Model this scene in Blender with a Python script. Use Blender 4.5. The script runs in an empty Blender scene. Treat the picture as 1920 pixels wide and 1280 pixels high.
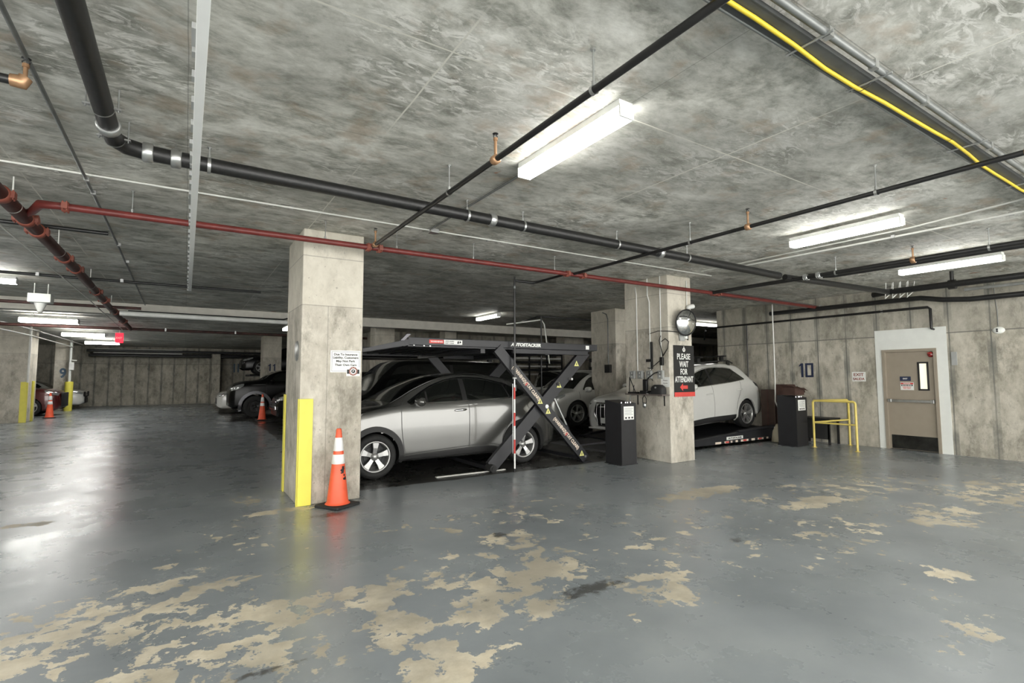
import bpy, bmesh, math, random
from math import sin, cos, pi, sqrt, radians, hypot, atan2
from mathutils import Vector, Matrix
random.seed(7)
SC = bpy.context.scene
COL = SC.collection
CEIL = 3.37

# ------------------------------------------------------------------ materials
class NT:
    def __init__(s, name):
        s.m = bpy.data.materials.new(name); s.m.use_nodes = True
        s.t = s.m.node_tree; s.n = s.t.nodes; s.l = s.t.links
        s.b = s.n['Principled BSDF']
        s.co = s.n.new('ShaderNodeTexCoord').outputs['Object']
    def link(s, a, b):
        if isinstance(a, (int, float)): b.default_value = a
        elif isinstance(a, tuple): b.default_value = a if len(a) == len(b.default_value) else (*a, 1)[:len(b.default_value)]
        else: s.l.new(a, b)
    def math(s, op, a, b=0.0, c=None, clamp=False):
        n = s.n.new('ShaderNodeMath'); n.operation = op; n.use_clamp = clamp
        s.link(a, n.inputs[0]); s.link(b, n.inputs[1])
        if c is not None: s.link(c, n.inputs[2])
        return n.outputs[0]
    def sep(s, v=None):
        n = s.n.new('ShaderNodeSeparateXYZ'); s.link(v or s.co, n.inputs[0]); return n.outputs
    def map(s, scale=(1, 1, 1), loc=(0, 0, 0), rot=(0, 0, 0), v=None):
        n = s.n.new('ShaderNodeMapping'); s.link(v or s.co, n.inputs[0])
        n.inputs['Scale'].default_value = scale; n.inputs['Location'].default_value = loc; n.inputs['Rotation'].default_value = rot
        return n.outputs[0]
    def noise(s, scale, detail=6, rough=.55, dist=0, v=None):
        n = s.n.new('ShaderNodeTexNoise'); s.link(v or s.co, n.inputs['Vector'])
        n.inputs['Scale'].default_value = scale; n.inputs['Detail'].default_value = detail
        n.inputs['Roughness'].default_value = rough; n.inputs['Distortion'].default_value = dist
        return n.outputs['Fac']
    def ramp(s, f, stops, interp='LINEAR'):
        n = s.n.new('ShaderNodeValToRGB'); s.link(f, n.inputs[0]); e = n.color_ramp.elements
        n.color_ramp.interpolation = interp
        while len(e) < len(stops): e.new(.5)
        for q, (p, c) in zip(e, stops):
            q.position = p; q.color = (*c, 1) if isinstance(c, tuple) else (c, c, c, 1)
        return n.outputs[0]
    def mix(s, f, a, b, mode='MIX'):
        n = s.n.new('ShaderNodeMix'); n.data_type = 'RGBA'; n.blend_type = mode
        s.link(f, n.inputs[0])
        for v, i in ((a, 6), (b, 7)): s.link(v, n.inputs[i])
        return n.outputs[2]
    def bump(s, h, strength=.3, dist=.01):
        n = s.n.new('ShaderNodeBump'); s.link(h, n.inputs['Height'])
        n.inputs['Strength'].default_value = strength; n.inputs['Distance'].default_value = dist
        s.l.new(n.outputs[0], s.b.inputs['Normal'])
    def set(s, **k):
        for a, v in k.items():
            s.link(v, s.b.inputs[a.replace('_', ' ')])
        return s.m

def plain(name, col, rough=.5, metal=0, coat=0, var=.08, vs=6.0, spec=.5, bump=0):
    t = NT(name)
    f = t.noise(vs, 5)
    lo = tuple(max(0, c * (1 - var)) for c in col); hi = tuple(min(1, c * (1 + var)) for c in col)
    c = t.ramp(f, [(.3, lo), (.7, hi)])
    t.set(Base_Color=c, Roughness=rough, Metallic=metal)
    t.b.inputs['Coat Weight'].default_value = coat
    t.b.inputs['Coat Roughness'].default_value = .06
    t.b.inputs['Specular IOR Level'].default_value = spec
    if bump: t.bump(t.noise(vs * 12, 4), bump, .004)
    return t.m

def emis(name, col, strength):
    t = NT(name); f = t.noise(3, 2)
    c = t.mix(t.math('MULTIPLY', f, .01), (*col, 1), (1, 1, 1, 1))
    t.set(Base_Color=(*col, 1), Emission_Color=c, Emission_Strength=strength, Roughness=.5)
    return t.m

M = {}
def line(t, coord, pos, w):            # 1 inside a thin line at coord = pos
    d = t.math('ABSOLUTE', t.math('SUBTRACT', coord, pos))
    return t.math('LESS_THAN', d, w)
def lines(t, coord, off, step, w):
    q = t.math('MODULO', t.math('ADD', t.math('SUBTRACT', coord, off), 100 * step), step)
    a = t.math('LESS_THAN', q, w); b = t.math('GREATER_THAN', q, step - w)
    return t.math('MAXIMUM', a, b)

def mk_ceiling():
    t = NT('ceiling_concrete'); x, y, z = t.sep()
    big = t.noise(.55, 4, .6)
    st = t.math('ADD', t.math('MULTIPLY', t.noise(1.5, 9, .72, .5, t.map((1.0, 1.7, 1), rot=(0, 0, .2))), .62), t.math('MULTIPLY', t.noise(5.5, 6, .7, .3, t.map((1, 1.6, 1), (3, 1, 0), (0, 0, -.3))), .38))
    fine = t.noise(26, 4, .7)
    c = t.ramp(st, [(.37, (.20, .20, .17)), (.44, (.36, .36, .315)), (.51, (.58, .577, .52)), (.60, (.80, .796, .735)), (.68, (.95, .945, .89))])
    pn = t.noise(7, 6, .7, 1.2, t.map((.8, 1.8, 1)))
    pale = t.math('MULTIPLY', t.ramp(pn, [(.50, 0.), (.60, 1.)]), t.ramp(t.noise(.9, 3), [(.45, 0.), (.58, .9)]))
    c = t.mix(pale, c, (.92, .91, .86, 1))
    c = t.mix(t.math('MULTIPLY', t.ramp(big, [(.38, 1.), (.58, 0.)]), .5), c, (.22, .222, .20, 1))
    rust = t.ramp(t.noise(3.1, 4, .6, 0, t.map((1, 1, 1), (11, 3, 0))), [(.55, 0.), (.68, .5)])
    c = t.mix(rust, c, (.40, .31, .22, 1))
    spot = t.ramp(t.noise(2.6, 3, .5, 0, t.map((1, 1, 1), (4, 7, 0))), [(.76, 0.), (.79, .9)])
    c = t.mix(spot, c, (.33, .13, .05, 1))
    wob = t.math('MULTIPLY', t.math('SUBTRACT', t.noise(1.5, 3), .5), .02)
    yy = t.math('ADD', y, wob); xx = t.math('ADD', x, wob)
    j1 = t.math('MAXIMUM', lines(t, yy, 2.53, 2.53, .006), lines(t, xx, 1.22, 2.53, .006))
    j2 = t.math('MAXIMUM', lines(t, yy, 1.27, 2.53, .003), lines(t, xx, 2.48, 2.53, .003))
    jm = t.math('MULTIPLY', j1, t.ramp(t.noise(.8, 2), [(.35, .15), (.5, 1.)]))
    c = t.mix(jm, c, (.68, .67, .60, 1))
    c = t.mix(t.math('MULTIPLY', j2, .5), c, (.14, .14, .125, 1))
    c = t.mix(t.math('MULTIPLY', t.math('SUBTRACT', fine, .5), .35), c, (.5, .5, .46, 1))
    t.set(Base_Color=c, Roughness=.75)
    t.bump(t.math('ADD', st, t.math('MULTIPLY', fine, .3)), .25, .01)
    return t.m

def mk_concrete(name, boards=False, base=((.32, .295, .24), (.50, .465, .395), (.66, .625, .545))):
    t = NT(name); x, y, z = t.sep()
    a = t.math('ADD', t.math('MULTIPLY', t.noise(1.6, 8, .7, .1, t.map((1, 1, .55))), .6), t.math('MULTIPLY', t.noise(6.5, 5, .7, 0, t.map((1, 1, .6))), .4))
    c = t.ramp(a, [(.36, base[0]), (.49, base[1]), (.62, base[2])])
    stain = t.ramp(t.noise(2.6, 9, .78, .1, t.map((1, 1, .55), (3, 9, 4))), [(.50, 0.), (.66, .8)])
    c = t.mix(stain, c, tuple(v * .62 for v in base[0]) + (1,))
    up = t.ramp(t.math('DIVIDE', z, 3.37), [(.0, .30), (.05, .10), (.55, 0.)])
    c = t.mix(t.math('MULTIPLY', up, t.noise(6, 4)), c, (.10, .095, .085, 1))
    if boards:
        s = t.math('ADD', y, x)
        wob = t.math('MULTIPLY', t.math('SUBTRACT', t.noise(.7, 3), .5), .03)
        j = lines(t, t.math('ADD', s, wob), .3, .62, .012)
        j = t.math('MULTIPLY', j, t.ramp(t.noise(.9, 4, .6, 0, t.map((1, 1, .7), (5, 5, 5))), [(.3, .25), (.55, 1.)]))
        soft = lines(t, t.math('ADD', s, wob), .3, .62, .06)
        c = t.mix(t.math('MULTIPLY', soft, t.ramp(t.noise(1.6, 4), [(.38, 0.), (.62, .75)])), c, (.15, .155, .14, 1))
        c = t.mix(t.math('MULTIPLY', j, .9), c, (.12, .125, .115, 1))
        h = line(t, t.math('ADD', z, wob), 2.37, .012)
        c = t.mix(t.math('MULTIPLY', h, .8), c, (.15, .15, .135, 1))
        top = t.math('GREATER_THAN', z, 2.38)
        c = t.mix(t.math('MULTIPLY', top, .25), c, (.25, .245, .21, 1))
    else:
        vj = t.math('MULTIPLY', line(t, t.math('ADD', x, t.math('MULTIPLY', a, .02)), 1.49, .005), t.math('LESS_THAN', z, 2.42))
        c = t.mix(t.math('MULTIPLY', vj, .5), c, (.2, .19, .165, 1))
        lt = t.math('MULTIPLY', t.math('GREATER_THAN', z, 2.42), .45)
        c = t.mix(lt, c, (base[2][0] * 1.05, base[2][1] * 1.05, base[2][2] * 1.02, 1))
        h = t.math('MAXIMUM', line(t, t.math('ADD', z, t.math('MULTIPLY', a, .03)), 3.05, .006), line(t, z, 2.42, .006))
        c = t.mix(t.math('MULTIPLY', h, .5), c, (.2, .19, .165, 1))
    fine = t.noise(40, 4, .7)
    pits = t.ramp(t.noise(22, 2, .5), [(.70, 0.), (.74, .6)])
    c = t.mix(pits, c, (.2, .19, .165, 1))
    t.set(Base_Color=c, Roughness=.82)
    t.bump(t.math('ADD', a, t.math('MULTIPLY', fine, .25)), .3, .012)
    return t.m

WEAR = [  # worn patches of the floor paint: x, y, radius x, radius y, strength
 (1.18, 3.65, .30, .28, 1.0), (1.17, 3.10, .24, .38, 1.0), (1.20, 2.60, .26, .36, 1.0), (1.66, 3.05, .26, .30, .95),
 (1.75, 3.55, .30, .28, .8), (2.10, 3.30, .42, .36, .95), (2.60, 4.15, .34, .40, .85), (2.58, 3.45, .32, .42, .95), (2.05, 2.85, .26, .24, .9),
 (3.0, 2.72, .40, .26, .95), (2.95, 2.40, .22, .18, .8), (2.0, 2.42, .12, .10, .7), (1.55, 2.55, .18, .16, .7), (1.78, 4.0, .40, .25, .62),
 (2.3, 3.85, .3, .3, .6), (2.5, 2.45, .12, .12, .6),
 (-.10, 4.45, .75, .5, .74), (-.50, 4.10, .8, .6, .84), (.45, 3.70, .55, .45, .84), (.15, 3.25, .7, .4, .86), (.60, 3.3, .35, .5, .62), (-.1, 5.0, .6, .3, .48),
 (5.8, 4.45, .80, .20, 1.25), (6.5, 3.35, .60, .22, 1.2), (6.05, 3.85, .5, .2, .75),
 (7.0, 2.3, .8, .4, .85), (9.2, 2.3, 1.5, .8, .78), (8.0, 3.4, 1.6, .5, .66), (5.0, 1.6, .22, .3, .75), (4.1, 1.2, .5, .16, .66), (4.5, 1.5, .2, .3, .6),
 (-1.5, 7.35, .45, .16, .85), (.75, 7.3, .25, .35, .75), (1.0, 6.5, .45, .14, .95), (3.6, 3.4, .9, .9, .52), (4.6, 3.6, .8, .8, .55), (0.6, 5.6, .8, .8, .50), (3.4, 4.9, 1.0, .6, .55), (4.4, 2.6, .8, .6, .52), (5.4, 2.6, .9, .6, .62), (7.4, 3.9, 1.2, .4, .62), (2.2, 4.9, .8, .5, .52)]
OIL = [(2.52, 2.90, .42, .10), (2.62, 4.35, .12, .10), (.38, 3.02, .35, .05), (4.05, 2.2, .05, .04), (-1.1, 9.5, .25, .2), (4.4, 3.0, .1, .08), (1.4, 6.0, .3, .12), (.35, 4.2, .05, .05)]
def mk_floor():
    t = NT('painted_floor'); x, y, z = t.sep()
    at = t.n.new('ShaderNodeAttribute'); at.attribute_name = 'wear'; m = at.outputs['Fac']
    n = t.noise(4.6, 9, .66, .25, t.map((1, 1, 1), (2, 5, 0)))
    n2 = t.noise(17, 5, .65, .1)
    v = t.math('ADD', t.math('MULTIPLY', m, .36), t.math('ADD', t.math('MULTIPLY', n, 1.15), t.math('MULTIPLY', n2, .26)))
    wear = t.ramp(v, [(.985, 0.), (.998, 1.)])
    # paint
    pv = t.noise(.8, 6, .6); pf = t.noise(60, 3, .7)
    paint = t.ramp(pv, [(.3, (.205, .229, .245)), (.55, (.27, .297, .314)), (.75, (.335, .364, .376))])
    scuff = t.ramp(t.noise(2.2, 8, .7, 1.0, t.map((1, .45, 1), rot=(0, 0, .4))), [(.6, 0.), (.75, .35)])
    paint = t.mix(scuff, paint, (.34, .352, .35, 1))
    bare = t.ramp(t.noise(6, 8, .7), [(.3, (.52, .46, .34)), (.6, (.72, .655, .52)), (.8, (.82, .78, .67))])
    thin = t.math('MULTIPLY', t.ramp(t.noise(1.3, 4, .6, 0, t.map((1, 1, 1), (8, 1, 2))), [(.40, 1.), (.60, 0.)]), .55)
    bare = t.mix(thin, bare, (.22, .21, .18, 1))
    c = t.mix(wear, paint, bare)
    # unpainted darker floor of the parking bays
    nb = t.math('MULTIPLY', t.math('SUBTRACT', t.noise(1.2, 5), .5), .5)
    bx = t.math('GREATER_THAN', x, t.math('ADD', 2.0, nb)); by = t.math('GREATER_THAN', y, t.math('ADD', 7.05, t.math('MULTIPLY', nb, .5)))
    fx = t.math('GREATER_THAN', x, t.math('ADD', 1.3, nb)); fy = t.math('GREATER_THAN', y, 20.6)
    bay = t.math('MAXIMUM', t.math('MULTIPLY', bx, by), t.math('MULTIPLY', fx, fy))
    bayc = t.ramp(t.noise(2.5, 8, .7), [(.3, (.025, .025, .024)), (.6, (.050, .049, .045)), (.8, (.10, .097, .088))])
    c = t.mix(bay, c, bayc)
    # oil stains
    ao = t.n.new('ShaderNodeAttribute'); ao.attribute_name = 'oil'
    o = t.ramp(t.math('ADD', ao.outputs['Fac'], t.math('MULTIPLY', t.math('SUBTRACT', n2, .5), 2.0)), [(.12, 0.), (.5, .8)])
    c = t.mix(o, c, (.045, .042, .038, 1))
    sp = t.ramp(t.noise(5.5, 3, .6, 0, t.map((1, 1, 1), (3, 3, 3))), [(.75, 0.), (.77, .5)])
    c = t.mix(sp, c, (.09, .085, .075, 1))
    r = t.ramp(t.noise(1.1, 6, .65), [(.3, .20), (.7, .38)])
    r = t.math('ADD', r, t.math('MULTIPLY', wear, .22))
    t.set(Base_Color=c, Roughness=r)
    t.b.inputs['Specular IOR Level'].default_value = .62
    h = t.math('SUBTRACT', t.math('ADD', t.math('MULTIPLY', t.noise(1.7, 6), .5), t.math('MULTIPLY', pf, .02)), t.math('MULTIPLY', wear, .05))
    t.bump(h, .16, .02)
    return t.m

M['floor'] = mk_floor(); M['ceiling'] = mk_ceiling()
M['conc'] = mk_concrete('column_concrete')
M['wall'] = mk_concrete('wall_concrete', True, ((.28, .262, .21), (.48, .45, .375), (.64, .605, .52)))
M['stripwhite'] = plain('strip_white', (.93, .94, .92), .5, var=.02)
M['beamwhite'] = plain('white_beam_paint', (.62, .60, .54), .7)
M['blackpipe'] = plain('black_iron', (.012, .012, .012), .38, .0, spec=.6, var=.4)
M['drain'] = plain('black_cast_iron', (.010, .010, .010), .42, 0, var=.5, vs=30, spec=.6, bump=.25)
M['redpipe'] = plain('red_pipe_paint', (.145, .024, .020), .42, 0, var=.25)
M['redbrown'] = plain('dark_red_pipe', (.055, .018, .014), .45, 0, var=.5)
M['rustred'] = plain('coupling_red', (.26, .075, .05), .5, 0, var=.3)
M['brass'] = plain('brass_fitting', (.42, .25, .14), .4, .6, var=.3)
M['steel'] = plain('galvanised_steel', (.52, .53, .52), .35, .85, var=.2)
M['channel'] = plain('dark_channel_steel', (.085, .09, .09), .5, .3, var=.2)
M['dullsteel'] = plain('grey_conduit', (.20, .21, .205), .45, .5, var=.2)
M['whitesteel'] = plain('pale_conduit', (.70, .70, .66), .4, .1)
M['white'] = plain('white_paint', (.74, .75, .72), .5)
M['offwhite'] = plain('off_white_wall_paint', (.80, .82, .78), .6, var=.03)
M['yellow'] = plain('yellow_guard_plastic', (.78, .70, .10), .5, var=.05)
M['yellowrail'] = plain('yellow_rail_paint', (.75, .60, .16), .4)
M['yellowcable'] = plain('yellow_cable', (.62, .47, .03), .5)
M['orange'] = plain('orange_cone_plastic', (.85, .12, .05), .45, var=.1)
M['reflect'] = plain('reflective_white', (.85, .85, .85), .35)
M['rubber'] = plain('black_rubber', (.018, .018, .018), .7, var=.3)
M['tire'] = plain('tyre_rubber', (.014, .014, .014), .75, var=.4, vs=20)
M['rim'] = plain('alloy_wheel', (.46, .46, .45), .36, .7)
M['darkrim'] = plain('dark_wheel', (.02, .02, .02), .3, .3)
M['silver'] = plain('silver_car_paint', (.135, .135, .128), .27, .62, .8, var=.02)
M['carwhite'] = plain('white_car_paint', (.70, .70, .67), .3, 0, 1.0, var=.02)
M['carpale'] = plain('pale_silver_car_paint', (.52, .52, .49), .3, .2, 1.0, var=.02)
M['carblack'] = plain('black_car_paint', (.004, .004, .004), .22, 0, 0, var=.2, spec=.22)
M['carred'] = plain('dark_red_car_paint', (.09, .012, .012), .25, .2, 1.0, var=.1)
M['glass'] = plain('tinted_glass', (.008, .009, .008), .05, 0, 0, var=.3, spec=.7)
M['lamp'] = plain('headlamp_lens', (.35, .36, .36), .1, .4, 1.0)
M['tail'] = plain('tail_lamp_lens', (.20, .012, .012), .15, 0, 1.0)
M['amber'] = plain('amber_lens', (.85, .30, .04), .25)
M['blackplastic'] = plain('black_plastic', (.016, .016, .016), .5, var=.2)
M['cladding'] = plain('dark_grey_cladding', (.018, .018, .018), .6, var=.15)
M['chrome'] = plain('chrome', (.72, .72, .72), .12, 1.0, var=.03)
M['lift'] = plain('charcoal_powder_coat', (.020, .0205, .024), .42, .1, var=.15)
M['postgrey'] = plain('dark_post_paint', (.013, .013, .015), .5, var=.15)
M['liftlight'] = plain('grey_steel_edge', (.14, .14, .15), .4, .5)
M['fence'] = M['blackplastic']
M['door'] = plain('taupe_door_paint', (.33, .285, .225), .45, var=.04)
M['kick'] = plain('kick_plate', (.045, .045, .042), .3, .7, var=.4)
M['pane'] = emis('lit_pane', (.93, .90, .72), .20)
M['navy'] = plain('navy_paint', (.018, .028, .07), .5)
M['blueno'] = plain('faded_blue_paint', (.08, .13, .19), .6)
M['black'] = plain('matt_black', (.008, .008, .008), .55)
M['ink'] = plain('black_ink', (.012, .012, .014), .6)
M['signred'] = plain('sign_red', (.62, .06, .05), .5)
M['signwhite'] = plain('sign_white', (.82, .83, .80), .5, var=.02)
M['mirror'] = plain('mirror_face', (.85, .86, .86), .03, 1.0, var=.01)
M['card'] = plain('brown_cardboard', (.050, .031, .023), .8, var=.2)
M['cardred'] = plain('reddish_cardboard', (.060, .030, .022), .8, var=.25)
M['plasticbag'] = plain('cream_bag', (.42, .38, .28), .6)
M['diff'] = emis('lamp_diffuser', (1.0, .985, .94), 6.0); M['diffaisle'] = emis('lamp_diffuser_aisle', (1.0, .985, .94), 14.0)
M['difffar'] = emis('lamp_diffuser_far', (1.0, .985, .93), 5.0)
M['exitred'] = emis('exit_sign_red', (1.0, .01, .03), .7)
M['greybox'] = plain('grey_enclosure', (.36, .37, .36), .5)
M['wood'] = plain('dark_shelf_board', (.12, .10, .09), .6)
M['labelgold'] = plain('label_cream', (.72, .62, .52), .5)
M['warnyellow'] = plain('warning_yellow', (.72, .70, .25), .5)

# ------------------------------------------------------------------ mesh helper
class MB:
    def __init__(s): s.v = []; s.f = []; s.sm = []
    def add(s, vs, fs, smooth=False):
        o = len(s.v); s.v += [tuple(v) for v in vs]; s.f += [tuple(i + o for i in f) for f in fs]; s.sm += [smooth] * len(fs); return s
    def box(s, x0, y0, z0, x1, y1, z1, b=0.0):
        if x1 < x0: x0, x1 = x1, x0
        if y1 < y0: y0, y1 = y1, y0
        if z1 < z0: z0, z1 = z1, z0
        if b <= 0:
            vs = [(x, y, z) for z in (z0, z1) for y in (y0, y1) for x in (x0, x1)]
            return s.add(vs, [(0, 2, 3, 1), (4, 5, 7, 6), (0, 1, 5, 4), (2, 6, 7, 3), (0, 4, 6, 2), (1, 3, 7, 5)])
        b = min(b, (x1 - x0) * .49, (y1 - y0) * .49, (z1 - z0) * .49)
        bm = bmesh.new(); bmesh.ops.create_cube(bm, size=1)
        for v in bm.verts: v.co = Vector(((x0 + x1) / 2 + v.co.x * (x1 - x0), (y0 + y1) / 2 + v.co.y * (y1 - y0), (z0 + z1) / 2 + v.co.z * (z1 - z0)))
        bmesh.ops.bevel(bm, geom=bm.edges[:], offset=b, segments=2, affect='EDGES', profile=.5)
        bm.verts.index_update(); s.add([v.co[:] for v in bm.verts], [[v.index for v in f.verts] for f in bm.faces]); bm.free(); return s
    def obox(s, c, ax, ay, az, b=0.0):     # oriented box, half-axis vectors
        t = MB(); t.box(-1, -1, -1, 1, 1, 1)
        c, ax, ay, az = map(Vector, (c, ax, ay, az))
        return s.add([c + ax * v[0] + ay * v[1] + az * v[2] for v in t.v], t.f)
    def tube(s, pts, r, n=10, cap=True, smooth=True):
        pts = [Vector(p) for p in pts]; rs = r if isinstance(r, (list, tuple)) else [r] * len(pts)
        rings = []; up = None
        for i, p in enumerate(pts):
            a = pts[max(i - 1, 0)]; c = pts[min(i + 1, len(pts) - 1)]; d = (c - a).normalized()
            if up is None: up = Vector((0, 0, 1)) if abs(d.z) < .9 else Vector((1, 0, 0))
            u = (up - d * up.dot(d)).normalized(); w = d.cross(u); up = u
            k = 1.0
            if 0 < i < len(pts) - 1:
                ca = (p - a).normalized().dot((c - p).normalized()); k = 1 / max(.5, sqrt(max(.01, (1 + ca) / 2)))
            rings.append([p + (u * cos(2 * pi * j / n) + w * sin(2 * pi * j / n)) * rs[i] * k for j in range(n)])
        vs = [q for R in rings for q in R]; fs = []
        for i in range(len(rings) - 1):
            for j in range(n):
                fs.append((i * n + j, i * n + (j + 1) % n, (i + 1) * n + (j + 1) % n, (i + 1) * n + j))
        s.add(vs, fs, smooth)
        if cap:
            s.add(rings[0], [tuple(range(n))[::-1]]); s.add(rings[-1], [tuple(range(n))])
        return s
    def lathe(s, prof, c=(0, 0, 0), axis='z', n=24, smooth=True, close=False):   # prof: (radius, height)
        vs = []; fs = []
        for r, h in prof:
            for j in range(n):
                a = 2 * pi * j / n; p = (r * cos(a), r * sin(a), h)
                if axis == 'y': p = (p[0], p[2], p[1])
                if axis == 'x': p = (p[2], p[0], p[1])
                vs.append((c[0] + p[0], c[1] + p[1], c[2] + p[2]))
        for i in range(len(prof) - 1):
            for j in range(n): fs.append((i * n + j, i * n + (j + 1) % n, (i + 1) * n + (j + 1) % n, (i + 1) * n + j))
        return s.add(vs, fs, smooth)
    def prism(s, poly, d, plane='xz', off=0.0):      # poly in plane, extruded by d along the third axis from off
        def P(a, b, h): return {'xz': (a, h, b), 'xy': (a, b, h), 'yz': (h, a, b)}[plane]
        n = len(poly)
        vs = [P(a, b, off) for a, b in poly] + [P(a, b, off + d) for a, b in poly]
        fs = [tuple(range(n)), tuple(range(2 * n - 1, n - 1, -1))] + [(i, i + n, (i + 1) % n + n, (i + 1) % n) for i in range(n)]
        return s.add(vs, fs)
    def grid(s, rows, smooth=True, closed=False):
        n = len(rows[0]); vs = [p for r in rows for p in r]; fs = []
        for i in range(len(rows) - 1):
            for j in range(n - 1 + (1 if closed else 0)):
                fs.append((i * n + j, i * n + (j + 1) % n, (i + 1) * n + (j + 1) % n, (i + 1) * n + j))
        return s.add(vs, fs, smooth)
    def xf(s, mat):
        s.v = [tuple(mat @ Vector(v)) for v in s.v]; return s
    def build(s, name, mat, parent=None, recalc=True, label=None):
        me = bpy.data.meshes.new(name); me.from_pydata(s.v, [], s.f)
        me.polygons.foreach_set('use_smooth', s.sm)
        if recalc:
            bm = bmesh.new(); bm.from_mesh(me); bmesh.ops.recalc_face_normals(bm, faces=bm.faces[:]); bm.to_mesh(me); bm.free()
        me.materials.append(M[mat] if isinstance(mat, str) else mat); me.update()
        o = bpy.data.objects.new(name, me); COL.objects.link(o)
        if parent: o.parent = parent
        if label: o['label'] = label
        return o

def tag(o, label, cat, group=None, kind=None):
    if label: o['label'] = label
    if cat: o['category'] = cat
    if group: o['group'] = group
    if kind: o['kind'] = kind
    return o
def thing(name, label, cat, loc=(0, 0, 0), rz=0, group=None):
    o = bpy.data.objects.new(name, None); COL.objects.link(o); o.location = loc; o.rotation_euler = (0, 0, rz)
    o.empty_display_size = .1
    return tag(o, label, cat, group)
def struct(name, mb, mat, parent=None):
    o = mb.build(name, mat, parent)
    if not parent: o['kind'] = 'structure'
    return o
def copy_tree(o, parent=None):
    c = o.copy(); COL.objects.link(c); c.parent = parent
    for ch in [q for q in bpy.data.objects if q.parent == o]: copy_tree(ch, c)
    return c
def mtext(s, size, width=None, bold=0.0, spacing=1.0, extrude=.001, name='lettering'):
    """letters as real mesh: returns (verts, faces, w, h) in the xy plane, centred"""
    cu = bpy.data.curves.new(name, 'FONT'); cu.body = s; cu.size = size; cu.align_x = 'CENTER'; cu.align_y = 'CENTER'
    cu.extrude = extrude; cu.offset = bold; cu.space_character = spacing; cu.resolution_u = 3
    o = bpy.data.objects.new(name, cu); COL.objects.link(o)
    dg = bpy.context.evaluated_depsgraph_get(); me = bpy.data.meshes.new_from_object(o.evaluated_get(dg))
    vs = [v.co.copy() for v in me.vertices]; fs = [tuple(p.vertices) for p in me.polygons]
    bpy.data.objects.remove(o); bpy.data.curves.remove(cu); bpy.data.meshes.remove(me)
    xs = [v.x for v in vs]; ys = [v.y for v in vs]
    cx, cy = (min(xs) + max(xs)) / 2, (min(ys) + max(ys)) / 2; w = max(xs) - min(xs)
    k = width / w if width else 1
    return [Vector(((v.x - cx) * k, v.y - cy, v.z)) for v in vs], fs
def put_text(mb, s, c, u, v, size, width=None, bold=0.0, spacing=1.0, ex=.001):
    """letters centred at c, running along u, upright along v, proud of the surface along u x v"""
    u = Vector(u).normalized(); v = Vector(v).normalized(); w = u.cross(v); c = Vector(c)
    vs, fs = mtext(s, size, width, bold, spacing, ex)
    return mb.add([c + u * p.x + v * p.y + w * (p.z + ex) for p in vs], fs)
def arc(c, r, a0, a1, n=8):
    return [(c[0] + r * cos(a0 + (a1 - a0) * i / n), c[1] + r * sin(a0 + (a1 - a0) * i / n)) for i in range(n + 1)]
# ------------------------------------------------------------------ cars
def interp(tab, x):
    if x <= tab[0][0]: return tab[0][1]
    for i in range(len(tab) - 1):
        a, b = tab[i], tab[i + 1]
        if x <= b[0]:
            p0 = tab[i - 1] if i > 0 else a; p3 = tab[i + 2] if i + 2 < len(tab) else b
            h = b[0] - a[0]; t = (x - a[0]) / h
            m1 = (b[1] - p0[1]) / max(1e-6, b[0] - p0[0]) * h; m2 = (p3[1] - a[1]) / max(1e-6, p3[0] - a[0]) * h
            d = b[1] - a[1]                      # monotone limiting keeps the profile free of overshoot
            if d == 0: m1 = m2 = 0
            else:
                if m1 / d < 0: m1 = 0
                if m2 / d < 0: m2 = 0
                m1 = max(-3 * abs(d), min(3 * abs(d), m1)); m2 = max(-3 * abs(d), min(3 * abs(d), m2))
            return a[1] * (2 * t**3 - 3 * t**2 + 1) + m1 * (t**3 - 2 * t**2 + t) + b[1] * (-2 * t**3 + 3 * t**2) + m2 * (t**3 - t**2)
    return tab[-1][1]

def resample(pts, n, smooth=False):
    if smooth and len(pts) > 2:
        q = []
        for i in range(len(pts) - 1):
            p0 = pts[max(i - 1, 0)]; p1 = pts[i]; p2 = pts[i + 1]; p3 = pts[min(i + 2, len(pts) - 1)]
            for k in range(8):
                t = k / 8
                q.append(tuple(.5 * (2 * p1[j] + (p2[j] - p0[j]) * t + (2 * p0[j] - 5 * p1[j] + 4 * p2[j] - p3[j]) * t * t + (3 * p1[j] - p0[j] - 3 * p2[j] + p3[j]) * t**3) for j in range(len(p1))))
        pts = q + [pts[-1]]
    L = [0]
    for a, b in zip(pts, pts[1:]): L.append(L[-1] + sqrt(sum((b[j] - a[j])**2 for j in range(len(a)))))
    out = []; k = 0
    for i in range(n + 1):
        s = L[-1] * i / n
        while k < len(L) - 2 and L[k + 1] < s: k += 1
        t = 0 if L[k + 1] == L[k] else (s - L[k]) / (L[k + 1] - L[k])
        out.append(tuple(pts[k][j] + (pts[k + 1][j] - pts[k][j]) * min(1, t) for j in range(len(pts[k]))))
    return out

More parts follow.
